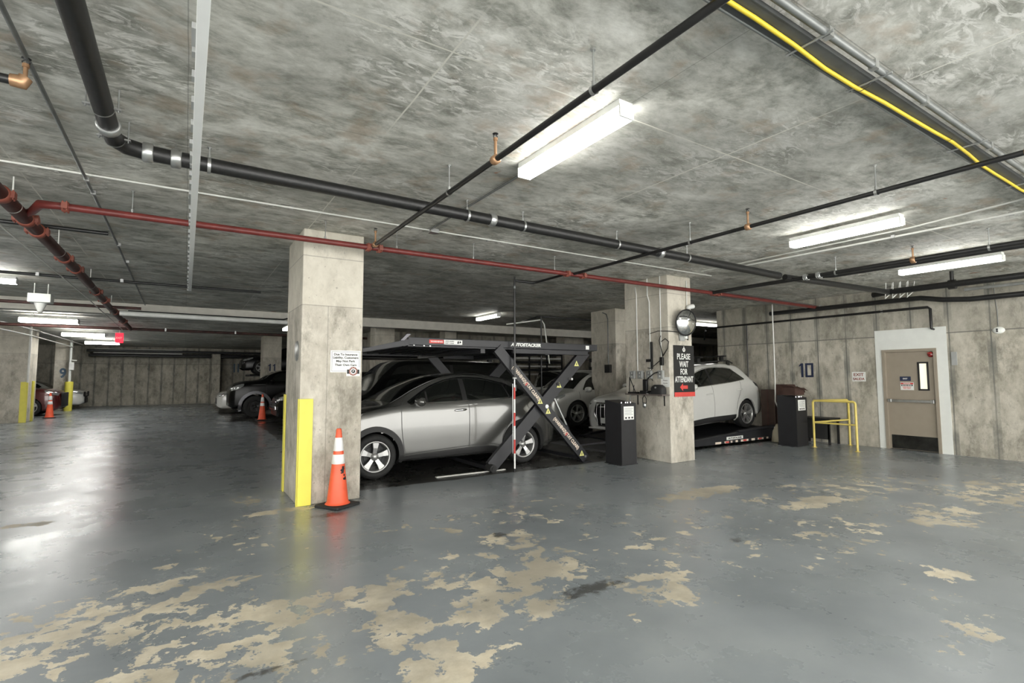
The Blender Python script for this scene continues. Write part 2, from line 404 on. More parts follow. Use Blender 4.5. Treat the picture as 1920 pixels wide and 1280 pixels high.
class Shape:
    NS = 5
    def __init__(s, P): s.P = P; s.cache = {}
    def ctrl(s, x):
        P = s.P; top = interp(P['top'], x); belt = interp(P['belt'], x); w = interp(P['w'], x); zb = interp(P['bot'], x)
        crown = interp(P['crown'], x); wr = interp(P['wr'], x) * 1.0
        zr = max(top - crown, belt + .004); top = max(top, zr + .004)
        mid = (zb + belt) / 2
        return [(w * .90, zb), (w * .975, zb + .05), (w * .995, zb + (mid - zb) * .55), (w, mid + .06), (w * .985, belt - .09), (w * .955, belt),
                (w * .955 + (wr - w * .955) * .33, belt + (zr - belt) * .38), (w * .955 + (wr - w * .955) * .68, belt + (zr - belt) * .72), (wr, zr),
                (wr * .86, zr + (top - zr) * .48), (wr * .5, zr + (top - zr) * .85), (0, top)]
    def sec(s, x):
        k = round(x, 4)
        if k in s.cache: return s.cache[k]
        c = s.ctrl(x); out = []
        sides = resample(c[:6], 14, True) + resample(c[5:9], 8, True)[1:] + resample(c[8:], 10, True)[1:]
        s.cache[k] = sides; return sides
    def side(s, x, z):                # half-width at height z
        q = s.sec(x)[:23]
        if z <= q[0][1]: return q[0][0]
        for a, b in zip(q, q[1:]):
            if z <= b[1]: t = (z - a[1]) / max(1e-6, b[1] - a[1]); return a[0] + (b[0] - a[0]) * t
        return q[-1][0]
    def topz(s, x, y):
        q = s.sec(x)[14:]; y = abs(y)
        for a, b in zip(q, q[1:]):
            if y >= b[0]: t = (a[0] - y) / max(1e-6, a[0] - b[0]); return a[1] + (b[1] - a[1]) * max(0, t)
        return q[-1][1]
    def frontx(s, y, z, rear=False):
        L = s.P['L']; y = abs(y)
        for i in range(0, 160):
            x = i * .01 if not rear else L - i * .01
            q = s.sec(x)
            if q[0][1] <= z <= q[-1][1] + .001 and y <= s.side(x, z) and z <= s.topz(x, y) + .001: return x
        return x

def skirt(rows, din):
    """closes a panel: rows of points, din(point)->inner point"""
    m = MB(); m.grid(rows)
    rim = rows[0][:] + [r[-1] for r in rows[1:]] + rows[-1][::-1][1:] + [r[0] for r in rows[::-1][1:-1]]
    m.grid([rim, [din(p) for p in rim]], False, True); return m
def side_panel(S, T, B, sgn, off=.004, nu=16, nv=6, smooth=True, depth=.012):
    T = resample(T, nu, smooth); B = resample(B, nu, smooth); rows = []
    for a, b in zip(B, T):
        r = []
        for j in range(nv + 1):
            t = j / nv; x = a[0] + (b[0] - a[0]) * t; z = a[1] + (b[1] - a[1]) * t
            r.append((x, sgn * (S.side(x, z) + off), z))
        rows.append(r)
    return skirt(rows, lambda p: (p[0], p[1] - sgn * depth, p[2]))
def top_panel(S, T, B, off=.004, nu=16, nv=10):
    T = resample(T, nu); B = resample(B, nu); rows = []
    for a, b in zip(B, T):
        r = []
        for j in range(nv + 1):
            t = j / nv; x = a[0] + (b[0] - a[0]) * t; y = a[1] + (b[1] - a[1]) * t
            r.append((x, y, S.topz(x, y) + off))
        rows.append(r)
    return skirt(rows, lambda p: (p[0], p[1], p[2] - .012))
def end_panel(S, T, B, rear=False, off=.006, nu=10, nv=5, depth=.03):
    T = resample(T, nu); B = resample(B, nu); rows = []; g = 1 if rear else -1
    for a, b in zip(B, T):
        r = []
        for j in range(nv + 1):
            t = j / nv; y = a[0] + (b[0] - a[0]) * t; z = a[1] + (b[1] - a[1]) * t
            r.append((S.frontx(y, z, rear) + g * off, y, z))
        rows.append(r)
    return skirt(rows, lambda p: (p[0] - g * depth, p[1], p[2]))
def surf_strip(m, S, pts, sgn, w=.008, off=.0025, smooth=True, n=24):
    pts = resample(pts, n, smooth); a = []; b = []
    for i, p in enumerate(pts):
        q0 = pts[max(0, i - 1)]; q1 = pts[min(n, i + 1)]; dx, dz = q1[0] - q0[0], q1[1] - q0[1]; l = hypot(dx, dz) or 1
        nx, nz = -dz / l * w / 2, dx / l * w / 2
        for r, k in ((a, 1), (b, -1)):
            x, z = p[0] + nx * k, p[1] + nz * k; r.append((x, sgn * (S.side(x, z) + off), z))
    m.grid([a, b]); return m

def wheel(parent, x, y, z, R, rr, sgn, style, W=.22, rimmat='rim', n=32):
    t = bpy.data.objects.new('wheel', None); COL.objects.link(t); t.parent = parent; t.location = (x, y, z)
    g = sgn
    # tyre: outer face at +g side
    prof = [(rr, W / 2 - .012), (rr + .012, W / 2), ((rr + R) / 2, W / 2 + .008), (R - .02, W / 2 - .004), (R - .004, W / 2 - .03), (R, W / 4), (R, -W / 4), (R - .006, -W / 2 + .02), (rr, -W / 2)]
    MB().lathe([(a, b * g) for a, b in prof], axis='y', n=n).build('tyre', 'tire', t)
    m = MB()
    m.lathe([(rr + .002, g * (W / 2 - .01)), (rr - .006, g * (W / 2 - .002)), (rr - .02, g * (W / 2 - .012)), (rr - .03, g * (W / 2 - .05)), (rr - .035, -g * W * .3)], axis='y', n=n)
    yo = W / 2 - .022
    def spoke(a, w0, w1, twist=0):
        ca, sa = cos(a), sin(a); pr = []
        for r, w, yy in ((.035, w0, yo - .022), (rr * .55, (w0 + w1) / 2 * .85, yo - .004), (rr - .012, w1, yo)):
            for s2 in (-1, 1):
                ox = -sa * w * s2 + ca * r + (-sa) * twist * r; oz = ca * w * s2 + sa * r + ca * twist * r
                pr.append((ox, g * yy, oz)); pr.append((ox * .98, g * (yy - .04), oz * .98))
        fs = []
        for i in (0, 4):
            fs += [(i, i + 2, i + 6, i + 4), (i, i + 4, i + 5, i + 1), (i + 2, i + 3, i + 7, i + 6)]
        m.add(pr, fs)
    if style == '5':
        for k in range(5): spoke(2 * pi * k / 5 + .25, .026, .022 + rr * .12)
    elif style == '10':
        for k in range(5):
            spoke(2 * pi * k / 5 + .2, .020, .018, .16); spoke(2 * pi * k / 5 + .2, .020, .018, -.16)
    else:
        for k in range(6): spoke(2 * pi * k / 6, .02, .05)
    m.lathe([(.001, g * (yo + .004)), (.028, g * (yo + .004)), (.034, g * (yo - .004)), (.06, g * (yo - .014)), (.066, g * (yo - .05))], axis='y', n=20)
    m.build('rim', rimmat, t)
    b = MB(); b.lathe([(rr - .03, -g * .02), (.12, -g * .02), (.001, -g * .02)], axis='y', n=24)
    b.lathe([(.15, g * .0), (.15, -g * .015)], axis='y', n=24); b.build('brake_disc_shade', 'blackplastic', t)  # black brake disc, rim-wide to stand for the shade behind the spokes
    for k in range(5):
        a = 2 * pi * k / 5 + .25 + pi / 5
    l = MB()
    for k in range(5):
        a = 2 * pi * k / 5 + .25 + pi / 5
        l.tube([(.05 * cos(a), g * (yo - .03), .05 * sin(a)), (.05 * cos(a), g * (yo - .004), .05 * sin(a))], .008, 8)
    l.build('lug_nuts', 'blackplastic', t)
    return t

def car(name, label, loc, rz, P, pitch=0, group=None, cat='car'):
    """nose at local x = 0, tail at x = L, left and right at +-y, wheels on z = 0"""
    L = P['L']; S = Shape(P); paint = P['paint']; full = P.get('full', True)
    root = thing(name, label, cat, loc, rz, group); root.rotation_euler = (0, pitch, rz)
    R = P['R']; Ra = P['Ra']; zc = R; wx = P['wx']
    nst = P.get('nst', 150); xs = []
    for i in range(nst + 1):
        t = i / nst; e = .5 - .5 * cos(pi * t); xs.append(L * (.55 * t + .45 * e))
    near = lambda x, z: any((x - a)**2 + (z - zc)**2 < Ra * Ra for a in wx)
    rows = []
    for x in xs:
        q = S.sec(x); row = []
        for sg, pts in ((-1, q), (1, q[::-1][1:])):
            for (y, z) in pts:
                px = x; pz = z
                for a in wx:          # pull vertices close to the wheel opening onto its edge
                    d = hypot(px - a, pz - zc)
                    if y > .5 and pz < zc + Ra * 1.05 and abs(d - Ra) < L / nst * .62 and d > .01:
                        px = a + (px - a) * Ra / d; pz = zc + (pz - zc) * Ra / d
                row.append((px, sg * y, pz))
        rows.append(row)
    n = len(rows[0]); body = MB(); vs = [p for r in rows for p in r]; fs = []
    for i in range(len(rows) - 1):
        for j in range(n - 1):
            f = (i * n + j, i * n + j + 1, (i + 1) * n + j + 1, (i + 1) * n + j)
            cx = sum(vs[k][0] for k in f) / 4; cy = abs(sum(vs[k][1] for k in f) / 4); cz = sum(vs[k][2] for k in f) / 4
            if cy > .5 and near(cx, cz): continue
            fs.append(f)
    body.add(vs, fs, True)
    body.add(rows[0], [tuple(range(n))]); body.add(rows[-1], [tuple(range(n))])
    body.build('body', paint, root)
    ub = MB(); W = interp(P['w'], L / 2)
    ub.box(.25, -W * .62, P.get('ub', .2), L - .25, W * .62, .42)
    ub.box(wx[0] + Ra, -W * .88, P.get('ub', .2) + .02, wx[1] - Ra, W * .88, .40)
    for a in wx:
        for sg in (-1, 1):
            pts = arc((a, zc), Ra - .002, -.35, pi + .35, 20)
            ub.grid([[(p[0], sg * (S.side(a, zc) - .004), p[1]) for p in pts], [(p[0], sg * (W * .60), p[1]) for p in pts]])
    ub.build('underbody', 'blackplastic', root)
    for a in wx:
        for sg in (-1, 1):
            wheel(root, a, sg * (S.side(a, zc + .1) - P.get('inset', .125)), zc, R, P['rr'], sg, P.get('style', '5'), rimmat=P.get('rim', 'rim'), n=P.get('wn', 32), W=P.get('tw', .22))
    sides = (-1, 1)
    # wheel arch lips
    am = P.get('archmat', 'cladding'); aw = P.get('archw', .06)
    for a in wx:
        for sg in sides:
            a0 = -.30
            side_panel(S, [(a + (Ra + aw) * cos(t), zc + (Ra + aw) * sin(t)) for t in [pi - a0 - (pi - 2 * a0) * k / 20 for k in range(21)]],
                       [(a + (Ra - .012) * cos(t), zc + (Ra - .012) * sin(t)) for t in [pi - a0 - (pi - 2 * a0) * k / 20 for k in range(21)]],
                       sg, P.get('archoff', .012), 24, 2, False, .04).build('wheel_arch', am, root)
    for (pn, T, B, mat) in P.get('sidepanels', []):
        for sg in sides: side_panel(S, T, B, sg, .004 if mat == 'glass' else .008, 18, 6).build(pn, mat, root)
    for (pn, T, B, mat) in P.get('toppanels', []): top_panel(S, T, B).build(pn, mat, root)
    for (pn, T, B, mat, rear) in P.get('endpanels', []): end_panel(S, T, B, rear).build(pn, mat, root)
    if P.get('seams'):
        for sg in sides:
            sm = MB()
            for pts in P['seams']: surf_strip(sm, S, pts, sg, .009)
            sm.build('door_seams', 'black', root)
    if P.get('trim'):
        sm = MB()
        for pts, w in P['trim']:
            for sg in sides: surf_strip(sm, S, pts, sg, w, .007)
        sm.build('window_trim', P.get('trimmat', 'chrome'), root)
    if P.get('pillars'):
        sm = MB()
        for pts, w in P['pillars']:
            for sg in sides: surf_strip(sm, S, pts, sg, w, .0065, False, 8)
        sm.build('door_pillars', 'blackplastic', root)
    for hx, hz in P.get('handles', []):
        for sg in sides:
            y = S.side(hx, hz); m = MB()
            m.tube([(hx - .11, sg * (y + .004), hz - .004), (hx - .07, sg * (y + .035), hz), (hx + .06, sg * (y + .037), hz + .006), (hx + .10, sg * (y + .004), hz + .006)], [.012, .017, .017, .012], 10)
            m.build('door_handle', P.get('handlemat', paint), root)
    if P.get('mirror'):
        mx, mz = P['mirror']
        for sg in sides:
            y = S.side(mx, mz) ; m = MB()
            m.tube([(mx - .02, sg * (y - .02), mz - .03), (mx - .02, sg * (y + .09), mz + .0)], .022, 8)
            rows = []
            for k in range(9):
                t = k / 8; r = .075 * sqrt(max(.02, 1 - (2 * t - 1)**4)); yy = y + .05 + .21 * t
                rows.append([(mx - .02 + .095 * cos(2 * pi * j / 16) * (r / .075) * (1 - .25 * t), sg * yy, mz + .035 + r * sin(2 * pi * j / 16)) for j in range(16)])
            m.grid(rows, True, True); m.add(rows[0], [tuple(range(16))]); m.add(rows[-1], [tuple(range(16))])
            m.build('side_mirror', P.get('mirrormat', paint), root)
    return root, S
def scaled(P, sx, sz):
    """the same car a little longer or lower"""
    S2 = lambda pts: [(a * sx, b * sz) for a, b in pts]
    P['L'] *= sx; P['wx'] = tuple(a * sx for a in P['wx'])
    for k in ('top', 'belt', 'crown', 'bot'): P[k] = S2(P[k])
    for k in ('w', 'wr'): P[k] = [(a * sx, b) for a, b in P[k]]
    P['sidepanels'] = [(n, S2(T), S2(B), m) for n, T, B, m in P['sidepanels']]
    P['toppanels'] = [(n, [(a * sx, b) for a, b in T], [(a * sx, b) for a, b in B], m) for n, T, B, m in P['toppanels']]
    P['endpanels'] = [(n, [(a, b * sz) for a, b in T], [(a, b * sz) for a, b in B], m, r) for n, T, B, m, r in P['endpanels']]
    P['seams'] = [S2(p) for p in P['seams']]; P['trim'] = [(S2(p), w) for p, w in P['trim']]; P['pillars'] = [(S2(p), w) for p, w in P['pillars']]
    P['handles'] = S2(P['handles']); P['mirror'] = S2([P['mirror']])[0]
    return P
# ------------------------------------------------------------------ the shell
def frange(a, b, s): return [a + (b - a) * i / max(1, round((b - a) / s)) for i in range(round((b - a) / s) + 1)]
fx = [-12.0, -9, -6] + frange(-2.6, 11.4, .08) + [13.0, 20, 27]; fy = [-4.0, -1.5] + frange(.4, 8.4, .08) + [12.0, 20, 30, 37.5]
vs = [(x, y, 0) for y in fy for x in fx]; nx = len(fx)
m = MB(); m.add(vs, [(j * nx + i, j * nx + i + 1, (j + 1) * nx + i + 1, (j + 1) * nx + i) for j in range(len(fy) - 1) for i in range(nx - 1)])
m.box(-12, -3.9, -.2, 27, 37.5, -.1)
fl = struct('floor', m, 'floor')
wa = fl.data.attributes.new('wear', 'FLOAT', 'POINT'); oa = fl.data.attributes.new('oil', 'FLOAT', 'POINT')
for i, v in enumerate(fl.data.vertices):
    x, y = v.co.x, v.co.y; q = 0; r = -2
    if v.co.z > -.05 and -3 < x < 12 and y < 10:
        for cx, cy, rx, ry, st in WEAR:
            d = hypot((x - cx) / rx, (y - cy) / ry)
            if d < 1.55: q = max(q, min(1, 1.55 - d) * st)
        for cx, cy, rx, ry in OIL: r = max(r, 1 - hypot((x - cx) / rx, (y - cy) / ry))
    wa.data[i].value = q; oa.data[i].value = r
struct('ceiling', MB().box(-12, -3.9, CEIL, 27, 37.5, CEIL + .25), 'ceiling')
def wallseg(name, *a):
    return struct(name, MB().box(*a), 'wall')
WX = 12.60
w = MB()
DY0, DY1, DZ = 4.03, 4.98, 2.08         # door opening in the right wall
w.box(WX, -3.9, 0, WX + .3, DY0, CEIL); w.box(WX, DY1, 0, WX + .3, 9.0, CEIL); w.box(WX, DY0, DZ, WX + .3, DY1, CEIL)
struct('wall_right', w, 'wall')
wallseg('wall_back', -12, 36.85, 0, 6.5, 37.15, CEIL)
wallseg('wall_inner_side', 6.2, 20.0, 0, 6.5, 36.85, CEIL)
wallseg('wall_inner_back', 6.2, 19.7, 0, 27, 20.0, CEIL)
wallseg('wall_far_right', 26.4, 9.0, 0, 26.7, 19.7, CEIL)
wallseg('wall_return', WX + .3, 8.7, 0, 26.4, 9.0, CEIL)
wallseg('wall_left', -12, 3.0, 0, -11.7, 36.85, CEIL)
# jog of the back wall behind the numbered column
wallseg('wall_back_jog', 1.3, 35.6, 0, 1.75, 36.85, 3.0)

# white painted surround of the door
m = MB(); m.box(WX - .012, DY1, 0, WX - .0005, 5.10, 2.50); m.box(WX - .012, 3.86, 0, WX - .0005, DY0, 2.50); m.box(WX - .012, DY0, DZ, WX - .0005, DY1, 2.50)
o = struct('trim_1', m, 'offwhite')

# door
d = bpy.data.objects.new('door_1', None); COL.objects.link(d); d.location = (WX, 4.505, 0); d['kind'] = 'structure'
m = MB(); m.box(-.03, -.475, 0, .10, -.42, 2.08); m.box(-.03, .42, 0, .10, .475, 2.08); m.box(-.03, -.42, 2.025, .10, .42, 2.08); m.build('door_frame', 'door', d)
m = MB()
# leaf with a real opening for the vision pane: y -.32..-.15 , z 1.25..1.79
a0, a1, b0, b1 = -.30, -.155, 1.25, 1.79
X0, X1 = .02, .065
m.box(X0, -.42, .012, X1, a0, 2.022); m.box(X0, a1, .012, X1, .42, 2.022); m.box(X0, a0, .012, X1, a1, b0); m.box(X0, a0, b1, X1, a1, 2.022)
m.build('door_leaf', 'door', d)
m = MB()
for q in ((a0 - .02, b0 - .02, a1 + .02, b0 + .012), (a0 - .02, b1 - .012, a1 + .02, b1 + .02), (a0 - .02, b0, a0 + .012, b1), (a1 - .012, b0, a1 + .02, b1)): m.box(.008, q[0], q[1], .02, q[2], q[3])
m.build('vision_frame', 'cladding', d)
MB().box(.035, a0, b0, .042, a1, b1).build('vision_pane', 'pane', d)
pb = MB(); pb.box(-.045, -.385, .985, -.01, .385, 1.035, .006); pb.box(-.055, .335, .98, .02, .40, 1.045, .006); pb.box(-.055, -.40, .975, .02, -.335, 1.045, .006)
pb.build('push_bar', 'steel', d)
MB().box(.012, -.415, .02, .0195, .38, .30).build('kick_plate', 'kick', d)
m = MB(); m.lathe([(.001, -.05), (.03, -.048), (.052, -.03), (.058, -.005), (.058, 0)], (.0, 0, 0), 'x', 24)
m.xf(Matrix.Translation((.018, -.37, 1.955))).build('door_alarm', 'tail', d)
MB().box(-.035, -.40, 1.975, -.0, -.33, 1.99).build('alarm_stripe', 'signred', d)
def door_sign(y0, y1, z0, z1, mat, texts, name):
    s = MB().box(.012, y0, z0, .0195, y1, z1).build(name, mat, d)
    for (txt, zc, size, width, mt, bold) in texts:
        put_text(MB(), txt, (.0115, (y0 + y1) / 2, zc), (0, -1, 0), (0, 0, 1), size, width, bold).build('lettering', mt, s)
door_sign(-.01, .18, 1.425, 1.515, 'navy', [('EXIT', 1.47, .04, .08, 'signwhite', .001)], 'navy_plate')
s = MB().box(.012, -.055, 1.235, .0195, .175, 1.395).build('notice_plate', 'signwhite', d)
MB().box(.009, -.05, 1.355, .0118, .17, 1.385).build('red_band', 'signred', s)
MB().box(.009, -.04, 1.318, .0118, .16, 1.348).build('black_band', 'ink', s)
put_text(MB(), 'NOTICE', (.0088, .06, 1.37), (0, -1, 0), (0, 0, 1), .024, .12, .001).build('lettering', 'signwhite', s)
put_text(MB(), 'DO NOT ENTER', (.0088, .06, 1.333), (0, -1, 0), (0, 0, 1), .02, .17, .001).build('lettering', 'signwhite', s)
put_text(MB(), 'EMERGENCY', (.0112, .06, 1.295), (0, -1, 0), (0, 0, 1), .02, .15, .001).build('lettering', 'signred', s)
put_text(MB(), 'EXIT ONLY', (.0112, .06, 1.265), (0, -1, 0), (0, 0, 1), .018, .13, .001).build('lettering', 'signred', s)
# lobby behind the door glass, closed off
struct('wall_lobby', MB().box(WX + .31, 3.6, 0, WX + .36, 5.4, 2.6), 'offwhite')

# ------------------------------------------------------------------ columns
def column(x0, y0, x1, y1, label, name='concrete_column', mat='conc', ztop=CEIL):
    m = MB(); m.box(x0, y0, 0, x1, y1, ztop, .012)
    return tag(m.build(name, mat), label, 'column')
colA = column(1.17, 6.60, 1.915, 7.65, 'rough square concrete column standing behind the large orange cone')
colB = column(7.28, 6.20, 7.92, 7.27, 'rough concrete column carrying the round mirror and the attendant sign')
colC = column(-5.55, 24.35, -4.68, 25.6, 'pale concrete column at the far left edge with two yellow corner guards')
colD = column(-5.30, 32.3, -4.75, 33.2, 'distant pale concrete column painted with a blue 9')
colE = column(2.82, 24.6, 3.56, 25.5, 'slim distant concrete column painted with a black 11')
colF = column(9.68, 10.02, 10.25, 11.0, 'narrow concrete column seen just behind the mirror column')
colG = column(8.36, 17.9, 8.85, 18.4, 'distant concrete column seen under the raised lift deck, left of the crossed arms')
colH = column(13.95, 17.6, 15.05, 18.2, 'wide distant concrete column seen between the crossed lift arms')
colI = column(5.55, 17.6, 6.25, 18.2, 'distant concrete column seen under the left ramp of the lift')
put_text(MB(), '9', (-4.97, 32.298, 1.80), (1, 0, 0), (0, 0, 1), .62, .26, .02, ex=.002).build('painted_number', 'blueno', colD)
m = MB()
for dx in (-.09, .09):
    m.prism([(3.20 + dx - .03, 1.84), (3.20 + dx + .03, 1.84), (3.20 + dx + .03, 2.15), (3.20 + dx - .01, 2.15), (3.20 + dx - .07, 2.08), (3.20 + dx - .07, 2.04), (3.20 + dx - .03, 2.06)], .004, 'xz', 24.595)
m.build('painted_number', 'navy', colE)
# numbers painted on the walls
def digit1(m, c, w, h, place):
    pass
m = MB()
y0 = 6.72
m.prism([(6.71, 1.505), (6.655, 1.505), (6.655, 1.84), (6.71, 1.84), (6.755, 1.79), (6.755, 1.76), (6.71, 1.785)], .003, 'yz', WX - .0035)
for q in ((6.605, 1.505, 6.575, 1.84), (6.465, 1.505, 6.435, 1.84)): pass
m.box(WX - .0035, 6.61, 1.505, WX - .0005, 6.56, 1.84); m.box(WX - .0035, 6.47, 1.505, WX - .0005, 6.42, 1.84)
m.box(WX - .0035, 6.56, 1.505, WX - .0005, 6.47, 1.55); m.box(WX - .0035, 6.56, 1.795, WX - .0005, 6.47, 1.84)
tag(m.build('painted_number', 'navy'), 'black numeral 10 painted on the concrete wall above the lift control post', 'painted number')
m = MB()
for dx in (0, .22): m.box(2.55 + dx, 36.84, 1.9, 2.63 + dx, 36.85, 2.45)
tag(m.build('painted_number', 'blueno'), 'faded stencilled 11 on the far concrete wall beside the numbered column', 'painted number')

# white beam and its neighbour pipe
tag(MB().box(-4.6, 15.6, 3.10, 26.4, 15.95, CEIL).build('ceiling_beam', 'beamwhite'), 'long pale beam crossing under the ceiling behind the lift', 'beam')

# ------------------------------------------------------------------ pipes
def pipe_thing(name, label, cat, pts, r, mat, group=None, n=12):
    c = Vector(pts[0]); o = thing(name, label, cat, c, 0, group)
    m = MB(); m.tube([Vector(p) - c for p in pts], r, n); m.build('pipe_run', mat, o)
    return o, c
def hanger(o, c, p, r, drop_to=CEIL, mat='steel', ring=True, dirx=True, rod=.006):
    """clevis ring round the pipe and its threaded rod up to the slab"""
    p = Vector(p) - c; m = MB()
    if ring:
        R = r + .006; rows = []
        for s in (-.012, .012):
            pts = []
            for k in range(21):
                a = 2 * pi * k / 20
                pts.append((p.x + (s if dirx else R * cos(a)), p.y + (R * cos(a) if dirx else s), p.z + R * sin(a)))
            rows.append(pts)
        m.grid(rows, True)
    m.tube([p + Vector((0, 0, r)), Vector((p.x, p.y, drop_to - c.z))], rod, 6)
    m.tube([p + Vector((0, 0, r - .004)), p + Vector((0, 0, r + .03))], .013, 6)
    m.tube([Vector((p.x, p.y, drop_to - c.z - .012)), Vector((p.x, p.y, drop_to - c.z))], .016, 8)
    m.build('hanger', mat, o)
def coupling(o, c, p, d, r, w, mat, lugs=False, name='coupling'):
    p = Vector(p) - c; d = Vector(d).normalized(); m = MB()
    m.tube([p - d * w, p - d * w * .8, p + d * w * .8, p + d * w], [r + .004, r + .014, r + .014, r + .004], 16)
    if lugs:
        u = d.cross(Vector((0, 0, 1))).normalized()
        for s in (-1, 1):
            q = p + u * s * (r + .022)
            m.obox(q, d * w * .8, u * .014, Vector((0, 0, .028)))
            for e in (-.5, .5): m.tube([q + d * w * e + Vector((0, 0, -.042)), q + d * w * e + Vector((0, 0, .042))], .007, 6)
    m.build(name, mat, o)
def sprinkler(o, c, p, top=CEIL - .05, mat='brass'):
    p = Vector(p) - c; t = top - c.z; m = MB()
    m.tube([p, (p.x, p.y, t - .045)], .011, 10); m.tube([(p.x, p.y, t - .05), (p.x, p.y, t - .03)], .017, 8)
    m.build('riser', mat, o)
    m = MB()
    for s in (-1, 1): m.tube([(p.x + s * .012, p.y, t - .035), (p.x + s * .017, p.y, t - .018), (p.x, p.y, t - .002)], .003, 6)
    m.lathe([(.001, t), (.021, t), (.023, t + .002), (.001, t + .004)], (p.x, p.y, 0), 'z', 16)
    m.build('sprinkler_head', 'blackpipe', o)

# big cast iron drain: run towards the back then elbow and run to the right
zb = 3.21; r = .057
V = Vector
o, c = pipe_thing('drain_pipe', 'thick black drain pipe with an elbow at upper left, running right across the ceiling', 'pipe',
                  [(-.52, -3.9, 3.26), (-.50, 4.38, 3.235), (-.49, 4.52, 3.232), (-.43, 4.61, 3.23), (-.32, 4.655, 3.228), (-.15, 4.66, zb + .015), (8.2, 4.66, zb - .03)], r, 'drain', n=18)
for p, d in (((-.50, 4.30, 3.235), (0, 1, 0)), ((-.30, 4.655, 3.228), (1, 0, 0)), ((-.12, 4.66, zb + .014), (1, 0, 0)), ((2.72, 4.66, zb + .002), (1, 0, 0)), ((5.35, 4.66, zb - .015), (1, 0, 0))):
    coupling(o, c, p, d, r + .002, .035, 'steel', name='coupling_band')
for p in ((-.505, 4.02, 3.237), (-.49, 4.50, 3.232)):
    q = V(p) - c; m = MB(); rows = []
    for s in (-.008, .008): rows.append([(q.x + (r + .01) * cos(a), q.y + s, q.z + (r + .01) * sin(a)) for a in [pi + pi * k / 12 for k in range(13)]])
    m.grid(rows)
    for s in (-1, 1):
        m.tube([(q.x + s * (r + .025), q.y, q.z - .02), (q.x + s * (r + .025), q.y, CEIL - c.z)], .005, 6)
        m.box(q.x + s * (r + .04), q.y - .014, q.z - .006, q.x + s * (r + .002), q.y + .014, q.z + .004)
    m.build('hanger', 'steel', o)
for x in (.10, 2.42, 3.12, 4.55, 5.9): hanger(o, c, (x, 4.66, zb + .01 - .005 * x), r, dirx=True)

# black sprinkler branches (towards the back) and their heads
def branch(label, x, y0, y1, z, r, hangs, heads, couple=True, name='sprinkler_branch_pipe', group=None):
    o, c = pipe_thing(name, label, 'pipe', [(x, y0, z), (x, y1, z)], r, 'blackpipe', group)
    for y in hangs: hanger(o, c, (x, y, z), r, dirx=False)
    for y in heads:
        coupling(o, c, (x, y, z), (0, 1, 0), r, .03, 'brass', name='tee_fitting'); sprinkler(o, c, (x, y, z + r))
    return o, c
zA = 3.125
oA, cA = branch('slim black sprinkler pipe running over the centre light towards the column', 1.875, -3.9, 6.14, zA, .0215, (2.08, 3.95, -.5), (3.16, 6.0, .2))
oB, cB = branch('slim black sprinkler pipe from the right edge of the view to the red main', 5.04, -3.9, 6.14, zA, .0215, (1.97, 3.93, .2), (3.18, 1.0))
oC, cC = branch('thick black sprinkler pipe above the second wall-side lamp, ending by the mirror column', 8.44, -3.9, 6.12, zA, .034, (3.9, 2.1), (2.9, 1.4))
for y in (4.15, 4.35): coupling(oC, cC, (8.44, y, zA), (0, 1, 0), .034, .03, 'steel', True)
oD, cD = branch('slim black branch pipe dropping behind the red main toward the lift', 4.95, 6.20, 6.9, zA, .02, (), ())
m = MB(); m.tube([V((4.95, 6.9, zA)) - cD, V((4.93, 7.05, zA)) - cD, V((4.6, 7.10, zA + .01)) - cD, V((4.58, 7.10, zA + .01)) - cD], .02, 10); m.build('pipe_return', 'blackpipe', oD)

# red sprinkler main
r = .034; zR = 3.12; yR = 6.17
o, c = pipe_thing('sprinkler_main_pipe', 'long red sprinkler main crossing in front of both concrete columns', 'pipe',
                  [(-1.40, 6.62, 3.10), (-1.30, 6.52, zR), (-1.18, yR + .02, zR), (-1.05, yR, zR), (8.62, yR - .06, zR), (12.55, yR - .06, zR - .01)], r, 'redpipe', n=14)
for x in (-.50, 1.33, 4.70, 2.2, 3.3): hanger(o, c, (x, yR - .003 * x, zR), r, dirx=True, ring=False, rod=.005, mat='steel')
for x in (-1.0, 1.84, 1.98, 4.93, 5.25, 8.5, 8.64): coupling(o, c, (x, yR - .006 * x, zR), (1, 0, 0), r, .028, 'rustred', True)

# fat dark red feed main, diagonal at upper left
r = .062; xm = -1.39; zm = 3.10
o, c = pipe_thing('feed_main_pipe', 'fat dark red and black feed pipe running away diagonally at the left', 'pipe', [(xm, -3.9, zm), (xm, 9.6, zm), (xm - .08, 14, zm), (xm - .14, 20.2, zm)], r, 'redbrown', n=18)
for y in (5.95, 6.78, 7.25, 8.7, 9.5, 11.8, 13.0, 15.2, 17.5): coupling(o, c, (xm - max(0, y - 9.6) * .013, y, zm), (0, 1, 0), r, .05, 'rustred', True)
m = MB(); m.tube([V((xm, 6.78, zm)) - c, V((xm + .10, 6.78, zm + .012)) - c], .045, 12); m.build('outlet', 'rustred', o)
for y in (6.3, 8.3, 11.0, 14.3): 
    q = V((xm - max(0, y - 9.6) * .013, y, zm)) - c; m = MB(); rows = []
    for s in (-.01, .01): rows.append([(q.x + (r + .008) * cos(a), q.y + s, q.z + (r + .008) * sin(a)) for a in [2 * pi * k / 24 for k in range(25)]])
    m.grid(rows)
    m.tube([(q.x, q.y, q.z + r), (q.x, q.y, CEIL - c.z)], .007, 6); m.build('hanger', 'whitesteel', o)

